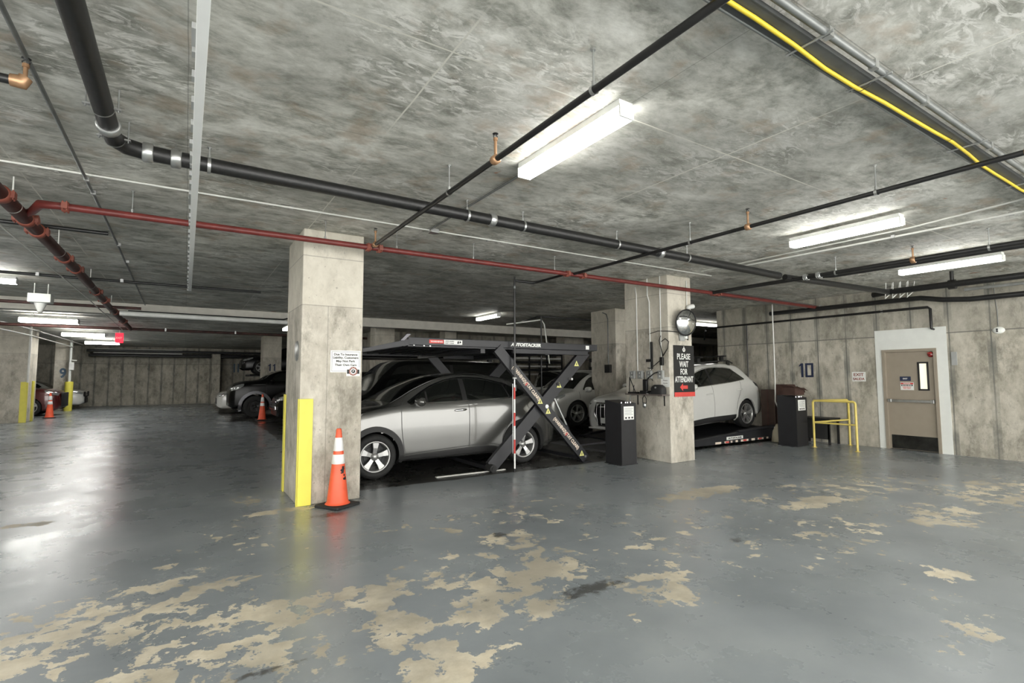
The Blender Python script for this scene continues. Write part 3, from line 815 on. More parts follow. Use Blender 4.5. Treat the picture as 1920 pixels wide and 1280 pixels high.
def conduit(label, pts, r=.011, mat='whitesteel', clips=(), name='electrical_conduit', cat='conduit', group=None, n=8):
    o, c = pipe_thing(name, label, cat, pts, r, mat, group, n)
    for p in clips:
        q = V(p) - c; MB().box(q.x - .02, q.y - .02, q.z - r - .003, q.x + .02, q.y + .02, q.z + r + .006).build('pipe_clip', 'steel', o)
    return o, c
conduit('thin pale conduit fixed along the ceiling between the drain pipe and the red main', [(-9, 5.85, 3.352), (8.0, 5.80, 3.352)], .011, clips=[(k, 5.84, 3.352) for k in (-3, .9, 3.35, 6.2)])
conduit('thin pale conduit following the fat feed pipe at the left', [(-1.62, 5.0, 3.06), (-1.62, 12, 3.05), (-1.72, 20, 3.05)], .009)
conduit('thin dark conduit running along the ceiling left of the drain pipe', [(-.80, -3.9, 3.33), (-.82, 4.1, 3.33), (-.83, 7.6, 3.33), (-.90, 15.4, 3.33)], .014, 'dullsteel', clips=[(-.82, y, 3.33) for y in (5.9, 6.3, 8.6, 9.8)])
conduit('galvanised conduit on the ceiling right of the yellow cable', [(-6, 1.23, 3.26), (12.5, 1.23, 3.26)], .020, 'dullsteel', clips=[(k, 1.23, 3.262) for k in (2.7, 3.2, 3.9, 5.1)])
conduit('pale conduit beside the second lamp, nearer the lamp', [(7.16, -3.9, 3.34), (7.22, 1.5, 3.34), (7.45, 2.6, 3.34), (7.46, 5.6, 3.34)], .011)
conduit('pale conduit running just right of the second lamp', [(7.66, -3.9, 3.30), (7.58, 3.2, 3.30), (7.50, 5.1, 3.30)], .014, clips=[(7.62, 1.7, 3.302), (7.58, 2.8, 3.302)])
conduit('grey conduit along the ceiling between the nearest lamp and a junction box', [(2.50, 3.62, 3.355), (2.50, 5.80, 3.355)], .011, 'dullsteel')
o = thing('junction_box', 'small galvanised junction box on the thin pale ceiling conduit', 'junction box', (2.55, 5.81, 3.345)); MB().box(-.055, -.05, -.025, .055, .05, .024, .004).build('box_body', 'steel', o)
# flat strut channel and the yellow cable on it
o, c = pipe_thing('cable_channel', 'flat grey steel cable channel hung under the ceiling at upper right', 'cable channel', [(-6, 1.405, 3.252), (12.5, 1.405, 3.252)], .008, 'dullsteel')
MB().box(0, -.115, -.004, 18.4, -.01, .000).build('tray_floor', 'channel', o)
MB().box(0, -.121, -.006, 18.4, -.115, .02).build('tray_lip', 'channel', o)
for x in (2.67, 3.33, 4.9, 6.3):
    q = V((x, 1.35, 3.252)) - c; m = MB()
    m.tube([(q.x - .02, q.y + .07, q.z), (q.x - .02, q.y + .07, CEIL - c.z)], .006, 6); m.tube([(q.x + .02, q.y + .07, q.z - .01), (q.x + .02, q.y + .07, CEIL - c.z)], .006, 6)
    m.tube([(q.x, q.y - .16, q.z - .006), (q.x, q.y + .08, q.z - .006)], .008, 6); m.build('hanger', 'steel', o)
pts = [(-3 + .35 * k, 1.352 + .016 * sin(k * .8) + .006 * sin(k * 1.9), 3.236) for k in range(32)] + [(8.4, 1.30, 3.236), (8.9, .9, 3.235), (9.1, .3, 3.24)]
pts = [V(p) for p in pts]
o = thing('yellow_cable', 'bright yellow cable lying along the grey ceiling channel', 'cable', pts[0])
MB().tube([p - pts[0] for p in pts], .0115, 10).build('cable_sheath', 'yellowcable', o)
for x in (3.33, 4.6):
    q = V((x, 1.352, 3.236)) - pts[0]; m = MB(); rows = []
    for s in (-.004, .004): rows.append([(q.x + s, q.y + .055 * cos(a), q.z + .004 + .026 * sin(a)) for a in [2 * pi * k / 20 for k in range(21)]])
    m.grid(rows).build('cable_tie', 'black', o)

# hanging white fin
o = thing('joint_strip', 'long thin white strip hanging below the ceiling at upper left', 'strip', (0, 0, 3.03))
MB().box(-.014, -3.9, 0, .034, 10.4, .045, .003).build('strip_board', 'stripwhite', o)
m = MB(); y = -1.5
while y < 10.6:
    m.box(-.026 - .008 * random.random(), y, .012 + .01 * random.random(), -.014, y + .05 + .12 * random.random(), .05); y += .13 + .2 * random.random()
m.build('foam_filler', 'greybox', o)
for y in (-2, 0.4, 2.4, 3.9, 5.3, 7.4, 9.6):
    m = MB(); m.tube([(.0, y, .045), (.0, y, CEIL - 3.03)], .004, 6); m.build('hanger', 'dullsteel', o)

# left side distance
conduit('black pipe crossing the ceiling at left behind the feed pipe', [(-9, 10.6, 3.15), (1.15, 10.68, 3.15)], .022, 'blackpipe', name='distant_sprinkler_pipe', cat='pipe', clips=[(-2.0, 10.6, 3.15), (-.95, 10.6, 3.15)])
conduit('short black pipe piece beside the fat feed pipe at upper left', [(-2.6, 7.28, 3.17), (-.80, 7.30, 3.17)], .022, 'blackpipe', name='short_black_pipe', cat='pipe')
conduit('black pipe entering at the upper left edge with a brass elbow', [(-4.0, 3.80, 3.18), (-.86, 3.80, 3.18)], .027, 'blackpipe', name='side_sprinkler_pipe', cat='pipe')
o = thing('brass_elbow', 'brass elbow with a sprinkler at the end of the upper left black pipe', 'pipe fitting', (-.83, 3.80, 3.18))
MB().tube([(-.05, 0, 0), (0, 0, 0), (.012, 0, .03)], .033, 14).build('elbow_body', 'brass', o); sprinkler(o, V((-.83, 3.80, 3.18)), (-.82, 3.8, 3.2))
conduit('dark red pipe under the pale beam at far left', [(-9, 14.1, 3.10), (-.9, 14.2, 3.10)], .032, 'redbrown', name='distant_red_pipe', cat='pipe')
conduit('long dark red main crossing the left aisle in the distance', [(-11, 20.0, 3.10), (6.0, 20.1, 3.08)], .045, 'redbrown', name='distant_red_main', cat='pipe', clips=[(-.6, 20.0, 3.1), (1.4, 20.0, 3.1)])
conduit('thick white wrapped pipe just below the pale beam at left', [(-1.3, 14.35, 2.99), (2.7, 14.55, 2.99)], .055, 'white', name='wrapped_pipe', cat='pipe', n=14)
conduit('thin black pipe running along the face of the pale beam', [(-1.2, 15.0, 3.12), (2.2, 15.1, 3.12), (2.55, 15.4, 3.26)], .018, 'blackpipe', name='thin_black_pipe', cat='pipe')
conduit('pale conduit on the ceiling leading to the far yellow guard, upper one', [(-5.2, 15, 3.27), (-4.60, 24.2, 3.27), (-4.56, 26.5, 3.27), (-4.50, 34, 3.27)], .025)
conduit('pale conduit on the ceiling leading to the far yellow guard, lower one', [(-5.2, 15, 3.05), (-4.62, 24.2, 3.05), (-4.60, 32.0, 3.05)], .025)
for k, (yy, zz, rr, mt, lb) in enumerate(((36.3, 3.18, .05, 'whitesteel', 'white pipe along the top of the far wall, upper one'), (35.9, 2.98, .05, 'whitesteel', 'white pipe along the top of the far wall, lower one'))):
    conduit(lb, [(-4.3, yy, zz), (-.2, yy, zz)], rr, mt, name='far_white_pipe', cat='pipe')
for yy, zz, lb in ((35.2, 3.05, 'black pipe above the far wall, front one'), (35.9, 2.82, 'black pipe above the far wall, lowest one'), (36.5, 2.93, 'black pipe above the far wall, rear one')):
    conduit(lb, [(-4.5, yy, zz), (6.0, yy, zz)], .07, 'blackpipe', name='far_black_pipe', cat='pipe')
# white post pipe with small sensor box (by the 9 column)
o = thing('white_post_pipe', 'white vertical pipe with a small box above the far yellow guard', 'pipe', (-4.69, 32.10, 0))
MB().tube([(0, 0, 1.38), (0, 0, CEIL)], .055, 12).build('pipe_run', 'offwhite', o)
MB().box(-.03, -.12, 1.95, .16, -.04, 2.32, .01).build('sensor_box', 'white', o); MB().tube([(.06, -.08, 2.42), (.25, -.1, 2.40)], .03, 8).build('camera_arm', 'white', o)
conduit('pale conduit strapped to the corner of the far left column', [(-4.66, 24.30, 1.4), (-4.66, 24.30, CEIL)], .035, 'whitesteel')

# yellow guards
def guard(label, x, y, h, sx, sy, a=.13, b=.11, round_=False, grp=None):
    o = thing('corner_guard', label, 'corner guard', (x, y, 0), 0, grp)
    t = .018; m = MB()
    m.box(-.012 * sx, -t * sy, 0, a * sx, -.0 * sy, h, .004); m.box(-t * sx, -t * sy, 0, -.0 * sx, b * sy, h, .004)
    m.build('guard_angle', 'yellow', o)
    s = MB()
    for z in (.25, h * .5, h - .2): s.tube([(a * .6 * sx, -t * sy - .001, z), (a * .6 * sx, -t * sy - .004, z)], .009, 8)
    s.build('fixing_screws', 'yellow', o)
    return o
guard('tall yellow corner guard on the near corner of the column by the orange cone', 1.168, 6.598, 1.27, 1, 1, .155, .02)
guard('narrow yellow corner guard on the rear left corner of the column by the orange cone', 1.168, 7.652, 1.30, 1, -1, .02, .10)
guard('yellow guard at the front corner of the far left column', -4.678, 24.345, 1.42, -1, 1, .17, .05)
guard('slim yellow guard wrapping the side of the far left column', -4.660, 25.0, 1.45, -1, 1, .02, .22)
o = thing('bollard_sleeve', 'yellow sleeve round the foot of the distant white post', 'post guard', (-4.69, 32.10, 0)); MB().lathe([(.001, 1.40), (.15, 1.39), (.16, 1.36), (.16, 0)], n=20).build('sleeve', 'yellow', o)

# ------------------------------------------------------------------ lamps
def ceiling_lamp(label, x, y, z=3.25, ln=1.22, along='y', w=.125, h=.085, far=False, dm=None, rod=False, grp=None):
    o = thing('ceiling_light', label, 'ceiling light', (x, y, z), 0 if along == 'y' else pi / 2, grp)
    L2 = ln / 2; top = min(CEIL - z, h + .035)
    m = MB(); m.box(-w / 2, -L2, h - .012, w / 2, L2, top if not rod else h + .03)
    m.box(-w / 2 - .002, -L2 - .010, -.002, w / 2 + .002, -L2, h); m.box(-w / 2 - .002, L2, -.002, w / 2 + .002, L2 + .010, h)
    m.build('lamp_housing', 'white', o)
    MB().box(-w / 2, -L2, 0, w / 2, L2, h - .012, .006).build('diffuser', dm or ('difffar' if far else 'diff'), o)
    if z + h + .035 < CEIL - .02:
        m = MB()
        for s in (-.35, .35): m.tube([(0, s, h), (0, s, CEIL - z)], .005, 6)
        m.build('suspension_rod', 'steel', o)
    return o
ceiling_lamp('bright ceiling lamp right of centre, the nearest and largest one', 2.43, 2.99, 3.25)
ceiling_lamp('ceiling lamp at right above the mirror column side, second one out', 6.68, 2.99, 3.21, w=.13)
ceiling_lamp('ceiling lamp nearest to the wall with the grey door', 9.58, 2.86, 3.13, w=.12)
ceiling_lamp('small lit ceiling lamp far behind the lift', 7.42, 12.95, 3.24, far=True)
ceiling_lamp('far ceiling lamp seen just right of the mirror column', 14.7, 11.0, 3.24, 1.22, 'x', far=True)
ceiling_lamp('nearest of the three lamps hung over the left aisle', -3.3, 19.2, 3.10, 1.25, 'x', w=.30, h=.12, dm='diffaisle', rod=True)
ceiling_lamp('middle of the three lamps hung over the left aisle', -3.3, 25.0, 3.12, 1.25, 'x', w=.30, h=.12, dm='diffaisle', rod=True)
ceiling_lamp('farthest of the three lamps hung over the left aisle', -3.3, 30.2, 3.12, 1.25, 'x', w=.30, h=.12, dm='diffaisle', rod=True)
ceiling_lamp('lamp cut by the left edge of the view', -3.15, 12.0, 3.16, 1.25, 'x', dm='diffaisle')
ceiling_lamp('lamp glowing just left of the near column top', 2.75, 17.8, 3.10, 1.2, 'y', w=.16, far=True)
for k, (x, y) in enumerate(((-3.3, 4.6), (-3.3, -.8), (2.43, -2.9), (6.68, -2.9), (10.0, -2.9), (-8.5, 2.), (-8.5, 14.), (-8.0, 24), (-1.2, .6))):  # unseen lamps, added as fill light from behind and the left
    ceiling_lamp('unseen ceiling lamp added for fill light', x, y, 3.25, dm='diffaisle' if x < -2 else None, grp='added fill lamps')

# exit sign, heater box
o = thing('exit_sign', 'small lit red exit sign hanging over the left aisle', 'exit sign', (-1.98, 22.2, 2.93))
MB().box(-.11, -.05, -.17, .11, .05, .17, .01).build('sign_case', 'exitred', o); MB().tube([(0, 0, .17), (0, 0, CEIL - 2.93)], .012, 8).build('stem', 'whitesteel', o)
put_text(MB(), 'EXIT', (0, -.051, 0), (1, 0, 0), (0, 0, 1), .09, .17, .003).build('lettering', 'signwhite', o)
o = thing('heater_box', 'white box with a cone outlet hanging from the ceiling at left', 'sensor box', (-2.42, 13.2, 2.99))
MB().box(-.17, -.15, .0, .17, .15, .17, .01).build('box_case', 'offwhite', o)
m = MB(); m.lathe([(.001, -.19), (.035, -.19), (.05, -.14), (.10, 0)], n=20); m.build('cone_outlet', 'white', o)
m = MB(); m.tube([(-.1, 0, .17), (-.1, 0, CEIL - 2.99)], .01, 6); m.tube([(.1, 0, .17), (.1, 0, CEIL - 2.99)], .01, 6); m.build('stem', 'whitesteel', o)

# pipes over the door wall
def run(label, pts, r, mat, name='wall_pipe', cat='pipe', clips=(), n=12): return conduit(label, pts, r, mat, clips, name, cat, n=n)
run('slim black pipe along the wall top that drops to the white door surround', [(12.5, 9.3, 2.90), (12.5, 4.10, 2.90), (12.5, 4.06, 2.86), (12.5, 4.06, 2.47)], .024, 'blackpipe', clips=[(12.5, 4.9, 2.9)])
m = MB(); m.tube([(12.5, 4.06, 2.47), (12.585, 4.05, 2.455)], .02, 10); tag(m.build('pipe_elbow', 'blackpipe'), 'black elbow where the slim pipe enters the white door surround', 'pipe fitting')
run('black pipe running high along the door wall, bent down near the door', [(12.2, 7.2, 3.08), (12.2, 4.1, 3.06), (12.2, 3.75, 2.98), (12.2, 3.35, 2.94), (12.2, -3.9, 2.94)], .05, 'blackpipe', clips=[(12.2, 6.0, 3.09)])
run('thick black pipe in the upper right corner above the door wall', [(11.4, 4.6, 3.12), (11.3, 4.3, 3.13), (11.3, -3.9, 3.13)], .055, 'drain')
run('pale steel pipe high over the door wall', [(11.75, 3.3, 3.07), (11.75, -3.9, 3.07)], .03, 'steel')
run('grey wrapped pipe reaching the door wall from the mirror column', [(8.6, 6.28, 3.16), (12.55, 6.30, 3.16)], .06, 'dullsteel', n=14)
run('black drain continuing diagonally to the door wall', [(8.3, 4.62, 3.16), (11.3, 4.30, 3.13)], .05, 'drain')
run('black pipe along the ceiling behind the lamp nearest the door wall', [(9.0, -3.9, 3.2), (9.0, 4.2, 3.2), (8.75, 4.5, 3.2)], .045, 'blackpipe')
for k, (x, y) in enumerate(((11.35, 3.35), (11.35, 2.35))):
    o = thing('pipe_clamp', ('brown pipe clamp above the door, left one', 'brown pipe clamp above the door, right one')[k], 'clamp', (x, y, 3.13))
    MB().tube([(0, -.05, 0), (0, .05, 0)], .085, 14).build('clamp_band', 'blackpipe', o); MB().tube([(0, 0, .06), (0, 0, CEIL - 3.13)], .03, 8).build('drop_stub', 'blackpipe', o)
o = thing('cable_loops', 'looped pale cables hanging from the pipes over the door wall', 'cable', (11.2, 4.3, 3.1)); m = MB()
for k in range(4): m.tube([(.05 * k, -.1 * k, .2), (.02 + .05 * k, .02 - .1 * k, .0), (.08 + .05 * k, .06 - .1 * k, -.09), (.14 + .05 * k, -.02 - .1 * k, 0), (.12 + .05 * k, -.06 - .1 * k, .2)], .007, 6)
m.build('cable_sheath', 'whitesteel', o)
run('thin dark vertical pipe on the wall between the white car and numeral 10', [(12.52, 8.05, .1), (12.52, 8.05, 2.92)], .016, 'blackpipe')
run('black pipe passing the wall end to the right of the mirror column', [(12.5, 9.3, 2.84), (15.5, 11.6, 2.84)], .024, 'blackpipe')
def wb(mb, name, mat, root, label=None):      # build from world coordinates under an unrotated root
    l = root.location; mb.v = [(a - l[0], b - l[1], c - l[2]) for a, b, c in mb.v]
    return mb.build(name, mat, root, label=label)

# ------------------------------------------------------------------ the raised parking lift
def leg_box(m, p0, p1, y0, y1, w0, w1=None):
    """tapered flat arm in an xz plane between p0 and p1"""
    w1 = w1 or w0; dx, dz = p1[0] - p0[0], p1[1] - p0[1]; l = hypot(dx, dz); nx, nz = -dz / l, dx / l
    m.prism([(p0[0] - nx * w0, p0[1] - nz * w0), (p0[0] + nx * w0, p0[1] + nz * w0), (p1[0] + nx * w1, p1[1] + nz * w1), (p1[0] - nx * w1, p1[1] - nz * w1)], y1 - y0, 'xz', y0)
def tri_decal(root, x, z, y, s=.055):
    m = MB(); m.prism([(x - s, z - s * .8), (x + s, z - s * .8), (x, z + s)], .003, 'xz', y - .003); t = wb(m, 'warning_triangle', 'warnyellow', root)
    m = MB(); m.prism([(x - s * .18, z - s * .45), (x + s * .18, z - s * .45), (x + s * .08, z + s * .35), (x - s * .08, z + s * .35)], .002, 'xz', y - .0045); wb(m, 'triangle_mark', 'ink', root)
def lift_raised(root, X0, X1, YF, YB, zb, zt, detail=True):
    """X0..X1 deck, YF front side, YB back side"""
    for nm, y in (('side_beam', YF), ('side_beam', YB)):
        m = MB(); s = 1 if y == YF else -1
        m.box(X0 + 0.05, y, zt - .115, X1, y + s * .06, zt, .006)
        m.box(X0 + 1.9, y + s * .012, zb - .06, X1 - .22, y + s * .07, zt - .12, .004)
        m.box(X0 + .05, y + s * .02, zb, X0 + 1.95, y + s * .09, zt - .115, .004)
        m.prism([(X0 + .06, zb + .02), (X0 + .06, zt - .03), (X0 - .62, zb - .05), (X0 - .62, zb - .09)], s * .06, 'xz', y)
        wb(m, nm, 'lift', root)
    m = MB(); n = 16
    for k in range(n):
        x = X0 + (X1 - X0) * k / n; w = (X1 - X0) / n
        m.box(x, YF + .09, zb + .005, x + w * .5, YB - .09, zb + .035); m.box(x + w * .5, YF + .09, zb + .02, x + w, YB - .09, zb + .05)
    wb(m, 'deck_plate', 'lift', root)
    m = MB()
    for y in (YF + .12, YB - .75): m.prism([(X0 + .02, zb + .01), (X0 + .02, zb + .05), (X0 - .75, zb - .10), (X0 - .75, zb - .12)], .63, 'xz', y)
    wb(m, 'ramp_plate', 'lift', root)
    for x in (X0 + 1.3, X0 + 2.6): wb(MB().box(x, YF + .05, zb - .07, x + .08, YB - .05, zb), 'cross_member', 'lift', root)
o = thing('parking_lift', 'charcoal scissor parking lift raised over the silver car, arms crossed in front', 'parking lift', (4.4, 7.18, 0))
YF, YB, ZB, ZT = 7.20, 9.98, 1.985, 2.125
lift_raised(o, 2.72, 6.48, YF, YB, ZB, ZT)
LG = [((4.24, .07), (6.28, 2.0)), ((6.16, .05), (4.30, 2.0))]
for y, s in ((YF, 1), (YB, -1)):
    m = MB(); leg_box(m, LG[0][0], LG[0][1], y + s * .07, y + s * .15, .105, .10); wb(m, 'scissor_arm', 'lift', o)
    m = MB(); leg_box(m, LG[1][0], LG[1][1], y - s * .02, y + s * .055, .088, .085); wb(m, 'scissor_arm', 'lift', o)
    m = MB(); m.tube([(5.28, y - s * .035, 1.02), (5.28, y + s * .16, 1.02)], .035, 16); wb(m, 'pivot_pin', 'steel', o)
    m = MB()
    m.tube([(4.22, y - s * .02, .062), (4.22, y + s * .16, .062)], .062, 20); m.tube([(4.22, y - s * .03, .062), (4.22, y + s * .02, .062)], .03, 14)
    wb(m, 'roller_wheel', 'tire', o)
    m = MB(); m.box(6.06, y - s * .06, 0, 6.26, y + s * .12, .012); m.box(6.12, y + s * .06, 0, 6.22, y + s * .075, .12); wb(m, 'foot_plate', 'lift', o)
    m = MB(); m.tube([(6.14, y - s * .03, .10), (6.14, y + s * .03, .10)], .022, 10); m.tube([(5.87, y - s * .001 + .0, 1.49), (5.87, y + s * .16, 1.49)], .022, 10); wb(m, 'hinge_bolt', 'steel', o)
m = MB(); m.box(4.16, YF + .16, .03, 4.28, YB - .16, .09); wb(m, 'torsion_tube', 'lift', o)
m = MB(); m.box(6.10, YF + .10, .03, 6.2, YB - .10, .09); wb(m, 'torsion_tube', 'lift', o)
m = MB(); m.tube([(5.72, YF + .35, 1.15), (6.0, YF + .33, .62)], .022, 12); wb(m, 'piston_rod', 'steel', o)
m = MB(); m.tube([(5.98, YF + .33, .64), (6.22, YF + .32, .14)], .035, 12); wb(m, 'piston_cylinder', 'lift', o)
m = MB(); m.box(5.55, YF + .08, 1.33, 5.66, YF + .2, 1.46, .01); m.tube([(5.6, YF + .05, 1.4), (5.6, YF + .22, 1.4)], .03, 10); wb(m, 'lock_latch', 'blackplastic', o)
m = MB(); m.prism([(2.64, 2.07), (2.70, 2.07), (2.80, 2.17), (2.74, 2.17)], .05, 'xz', YF - .02); wb(m, 'end_stop', 'liftlight', o)
m = MB()
for x in (2.72, 2.86, 3.02, 3.12): m.tube([(x, YF + .018, 2.015 - (x - 2.7) * .03), (x, YF + .004, 2.015 - (x - 2.7) * .03)], .012, 8)
wb(m, 'rivets', 'steel', o)
# lettering on the beam and arms
yb = YF - .002
m = MB().box(3.10, YF - .003, 2.045, 3.34, YF, 2.10, .001); p = wb(m, 'red_label', 'signred', o)
m = MB(); put_text(m, 'WARNING', (3.22, YF - .0035, 2.073), (1, 0, 0), (0, 0, 1), .034, .2, .001); wb(m, 'red_label_lettering', 'signwhite', o)
m = MB().box(3.345, YF - .003, 2.035, 3.66, YF, 2.105, .001); wb(m, 'white_label', 'signwhite', o)
m = MB(); put_text(m, 'CRUSH HAZARD', (3.44, YF - .0035, 2.085), (1, 0, 0), (0, 0, 1), .02, .15, .0005); put_text(m, 'KEEP CLEAR', (3.44, YF - .0035, 2.055), (1, 0, 0), (0, 0, 1), .02, .15, .0005)
m.prism([(3.57, 2.05), (3.60, 2.05), (3.60, 2.09), (3.58, 2.09)], .002, 'xz', YF - .005); m.prism([(3.61, 2.05), (3.64, 2.07), (3.625, 2.095), (3.61, 2.08)], .002, 'xz', YF - .005)
wb(m, 'white_label_lettering', 'ink', o)
m = MB(); put_text(m, 'AUTOSTACKER', (4.88, YF - .001, 2.072), (1, 0, .0), (0.25, 0, 1), .075, .62, .004, ex=.0015); wb(m, 'maker_lettering', 'signwhite', o)
m = MB().box(6.20, YF - .003, 2.03, 6.28, YF, 2.10, .001); wb(m, 'small_label', 'signwhite', o)
def on_leg(p0, p1, t, off=0):
    return (p0[0] + (p1[0] - p0[0]) * t, p0[1] + (p1[1] - p0[1]) * t)
dx, dz = LG[1][0][0] - LG[1][1][0], LG[1][0][1] - LG[1][1][1]; l = hypot(dx, dz); ux, uz = dx / l, dz / l
for t in (.70, .245):
    c0 = on_leg(*LG[1], t); m = MB()
    put_text(m, '(WARNING!)(STAY CLEAR!)', (c0[0], YF - .0215, c0[1]), (ux, 0, uz), (-uz, 0, ux), .085, .78, .003, ex=.0015)
    wb(m, 'warning_lettering', 'labelgold', o)
    m = MB(); m.obox((c0[0] + ux * .01, YF - .0235, c0[1] + uz * .01), (ux * .012, 0, uz * .012), (0, .001, 0), (-uz * .03, 0, ux * .03)); wb(m, 'red_divider', 'signred', o)
for t, leg, y in ((.545, LG[1], YF - .02), (.455, LG[1], YF - .02), (.055, LG[1], YF - .02), (.68, LG[0], YF + .07), (.88, LG[0], YF + .07)):
    c0 = on_leg(*leg, t); tri_decal(o, c0[0], c0[1], y)

# pale floor track of that lift
o = thing('floor_track', 'pale steel strip on the floor in front of the silver car', 'floor track', (3.28, 7.36, 0))
m = MB(); m.box(3.28, 7.29, 0, 4.52, 7.345, .012, .002); wb(m, 'track_bar', 'whitesteel', o)
m = MB(); 
for x in (3.32, 3.9, 4.48): m.tube([(x, 7.318, .012), (x, 7.318, .017)], .01, 8)
wb(m, 'anchor_bolts', 'steel', o)

# ------------------------------------------------------------------ second lift, lowered under the white car
o = thing('parking_lift', 'lowered charcoal lift deck carrying the white car, red and white label along its foot', 'parking lift', (9.2, 7.1, 0))
tilt = lambda x: (x - 8.4) * .085
m = MB(); m.prism([(8.3, .05), (12.1, .05), (12.1, .28), (11.9, .33), (8.9, .17), (8.3, .10)], .10, 'xz', 7.10)
wb(m, 'side_beam', 'lift', o)
m = MB(); m.prism([(8.3, .05), (12.1, .05), (12.1, .24), (11.9, .30), (8.9, .16), (8.3, .10)], .10, 'xz', 9.85); wb(m, 'side_beam', 'lift', o)
m = MB(); m.tube([(10.6, 7.12, .27), (12.0, 7.12, .335)], .04, 12); wb(m, 'beam_roll', 'lift', o)
m = MB(); m.box(12.0, 7.08, .26, 12.03, 7.095, .32); wb(m, 'white_tab', 'signwhite', o)
m = MB(); m.prism([(8.35, .0), (12.15, .19), (12.15, .298), (8.35, .083)], 2.6, 'xz', 7.22); wb(m, 'deck_plate', 'lift', o)
m = MB(); m.prism([(8.3, .0), (8.34, .05), (7.25, .02), (7.2, .0)], .75, 'xz', 8.9); m.prism([(8.3, .0), (8.34, .05), (7.25, .02), (7.2, .0)], .75, 'xz', 7.75); wb(m, 'ramp_plate', 'liftlight', o)
m = MB().box(9.75, 7.092, .055, 11.75, 7.099, .10); wb(m, 'label_strip', 'labelgold', o)
m = MB()
for x in (9.95, 10.35, 10.55, 10.95, 11.2, 11.55): m.box(x, 7.088, .055, x + .11, 7.0915, .10)
wb(m, 'label_blocks', 'ink', o)
m = MB()
for x in (10.1, 10.75, 11.35): m.box(x, 7.087, .062, x + .12, 7.0915, .094)
wb(m, 'label_red_blocks', 'signred', o)
m = MB().box(10.15, 7.092, .125, 10.75, 7.099, .19, .001); wb(m, 'name_plate', 'signwhite', o)
m = MB(); put_text(m, 'AUTOSTACKER', (10.45, 7.0915, .157), (1, 0, 0), (0, 0, 1), .05, .5, .002); wb(m, 'name_lettering', 'ink', o)
m = MB()
for x in (10.25, 10.6, 11.9, 12.0): m.tube([(x, 7.085, .075), (x, 7.12, .075)], .03, 12)
wb(m, 'roller_wheel', 'tire', o)

# distant lift deck with a black car on it
o = thing('parking_lift', 'distant dark lift deck holding a black car above the left aisle', 'parking lift', (4.4, 28.5, 0))
for y in (27.45, 29.6):
    wb(MB().box(2.6, y, 1.62, 6.1, y + .1, 1.72), 'side_beam', 'lift', o)
    m = MB(); leg_box(m, (3.6, .07), (5.9, 1.65), y, y + .08, .09); leg_box(m, (5.8, .07), (3.7, 1.65), y + .09, y + .16, .09); wb(m, 'scissor_arm', 'lift', o)
wb(MB().box(2.6, 27.45, 1.66, 6.1, 29.7, 1.715), 'deck_plate', 'lift', o)
# second background deck behind, seen through the arms
o = thing('storage_rack', 'rack of dark rails with pale shelves far behind the crossed arms', 'rack', (12.6, 17.6, 0))
for z in (1.62, 1.95, 2.28, 2.6): wb(MB().box(11.2, 17.55, z, 13.75, 18.0, z + .07), 'shelf_rail', 'whitesteel', o)
for z in (1.78, 2.1, 2.43): wb(MB().box(11.2, 17.5, z, 13.75, 17.56, z + .10), 'dark_rail', 'black', o)
for x in (11.2, 12.0, 12.9, 13.7): wb(MB().box(x, 17.5, 0, x + .05, 17.55, 2.75), 'rack_post', 'lift', o)
o = thing('parking_lift', 'dark lift deck far behind between the arms and the mirror column', 'parking lift', (17, 15.0, 0))
for z in (2.1, 1.78): wb(MB().box(13.2, 15.0, z, 19.0, 15.15, z + .14), 'side_beam', 'lift', o)
for x in (13.3, 18.8): wb(MB().box(x, 15.0, 0, x + .12, 15.15, 2.24), 'post', 'whitesteel', o)
o = thing('parking_lift', 'dark lift deck far behind the dark van', 'parking lift', (7, 14.5, 0))
wb(MB().box(3.6, 13.2, 2.05, 7.8, 13.35, 2.25), 'side_beam', 'lift', o); wb(MB().box(3.6, 13.2, 2.06, 7.8, 15.2, 2.10), 'deck_plate', 'lift', o)
for x in (3.7, 7.6): wb(MB().box(x, 13.22, 0, x + .12, 13.34, 2.06), 'post', 'lift', o)

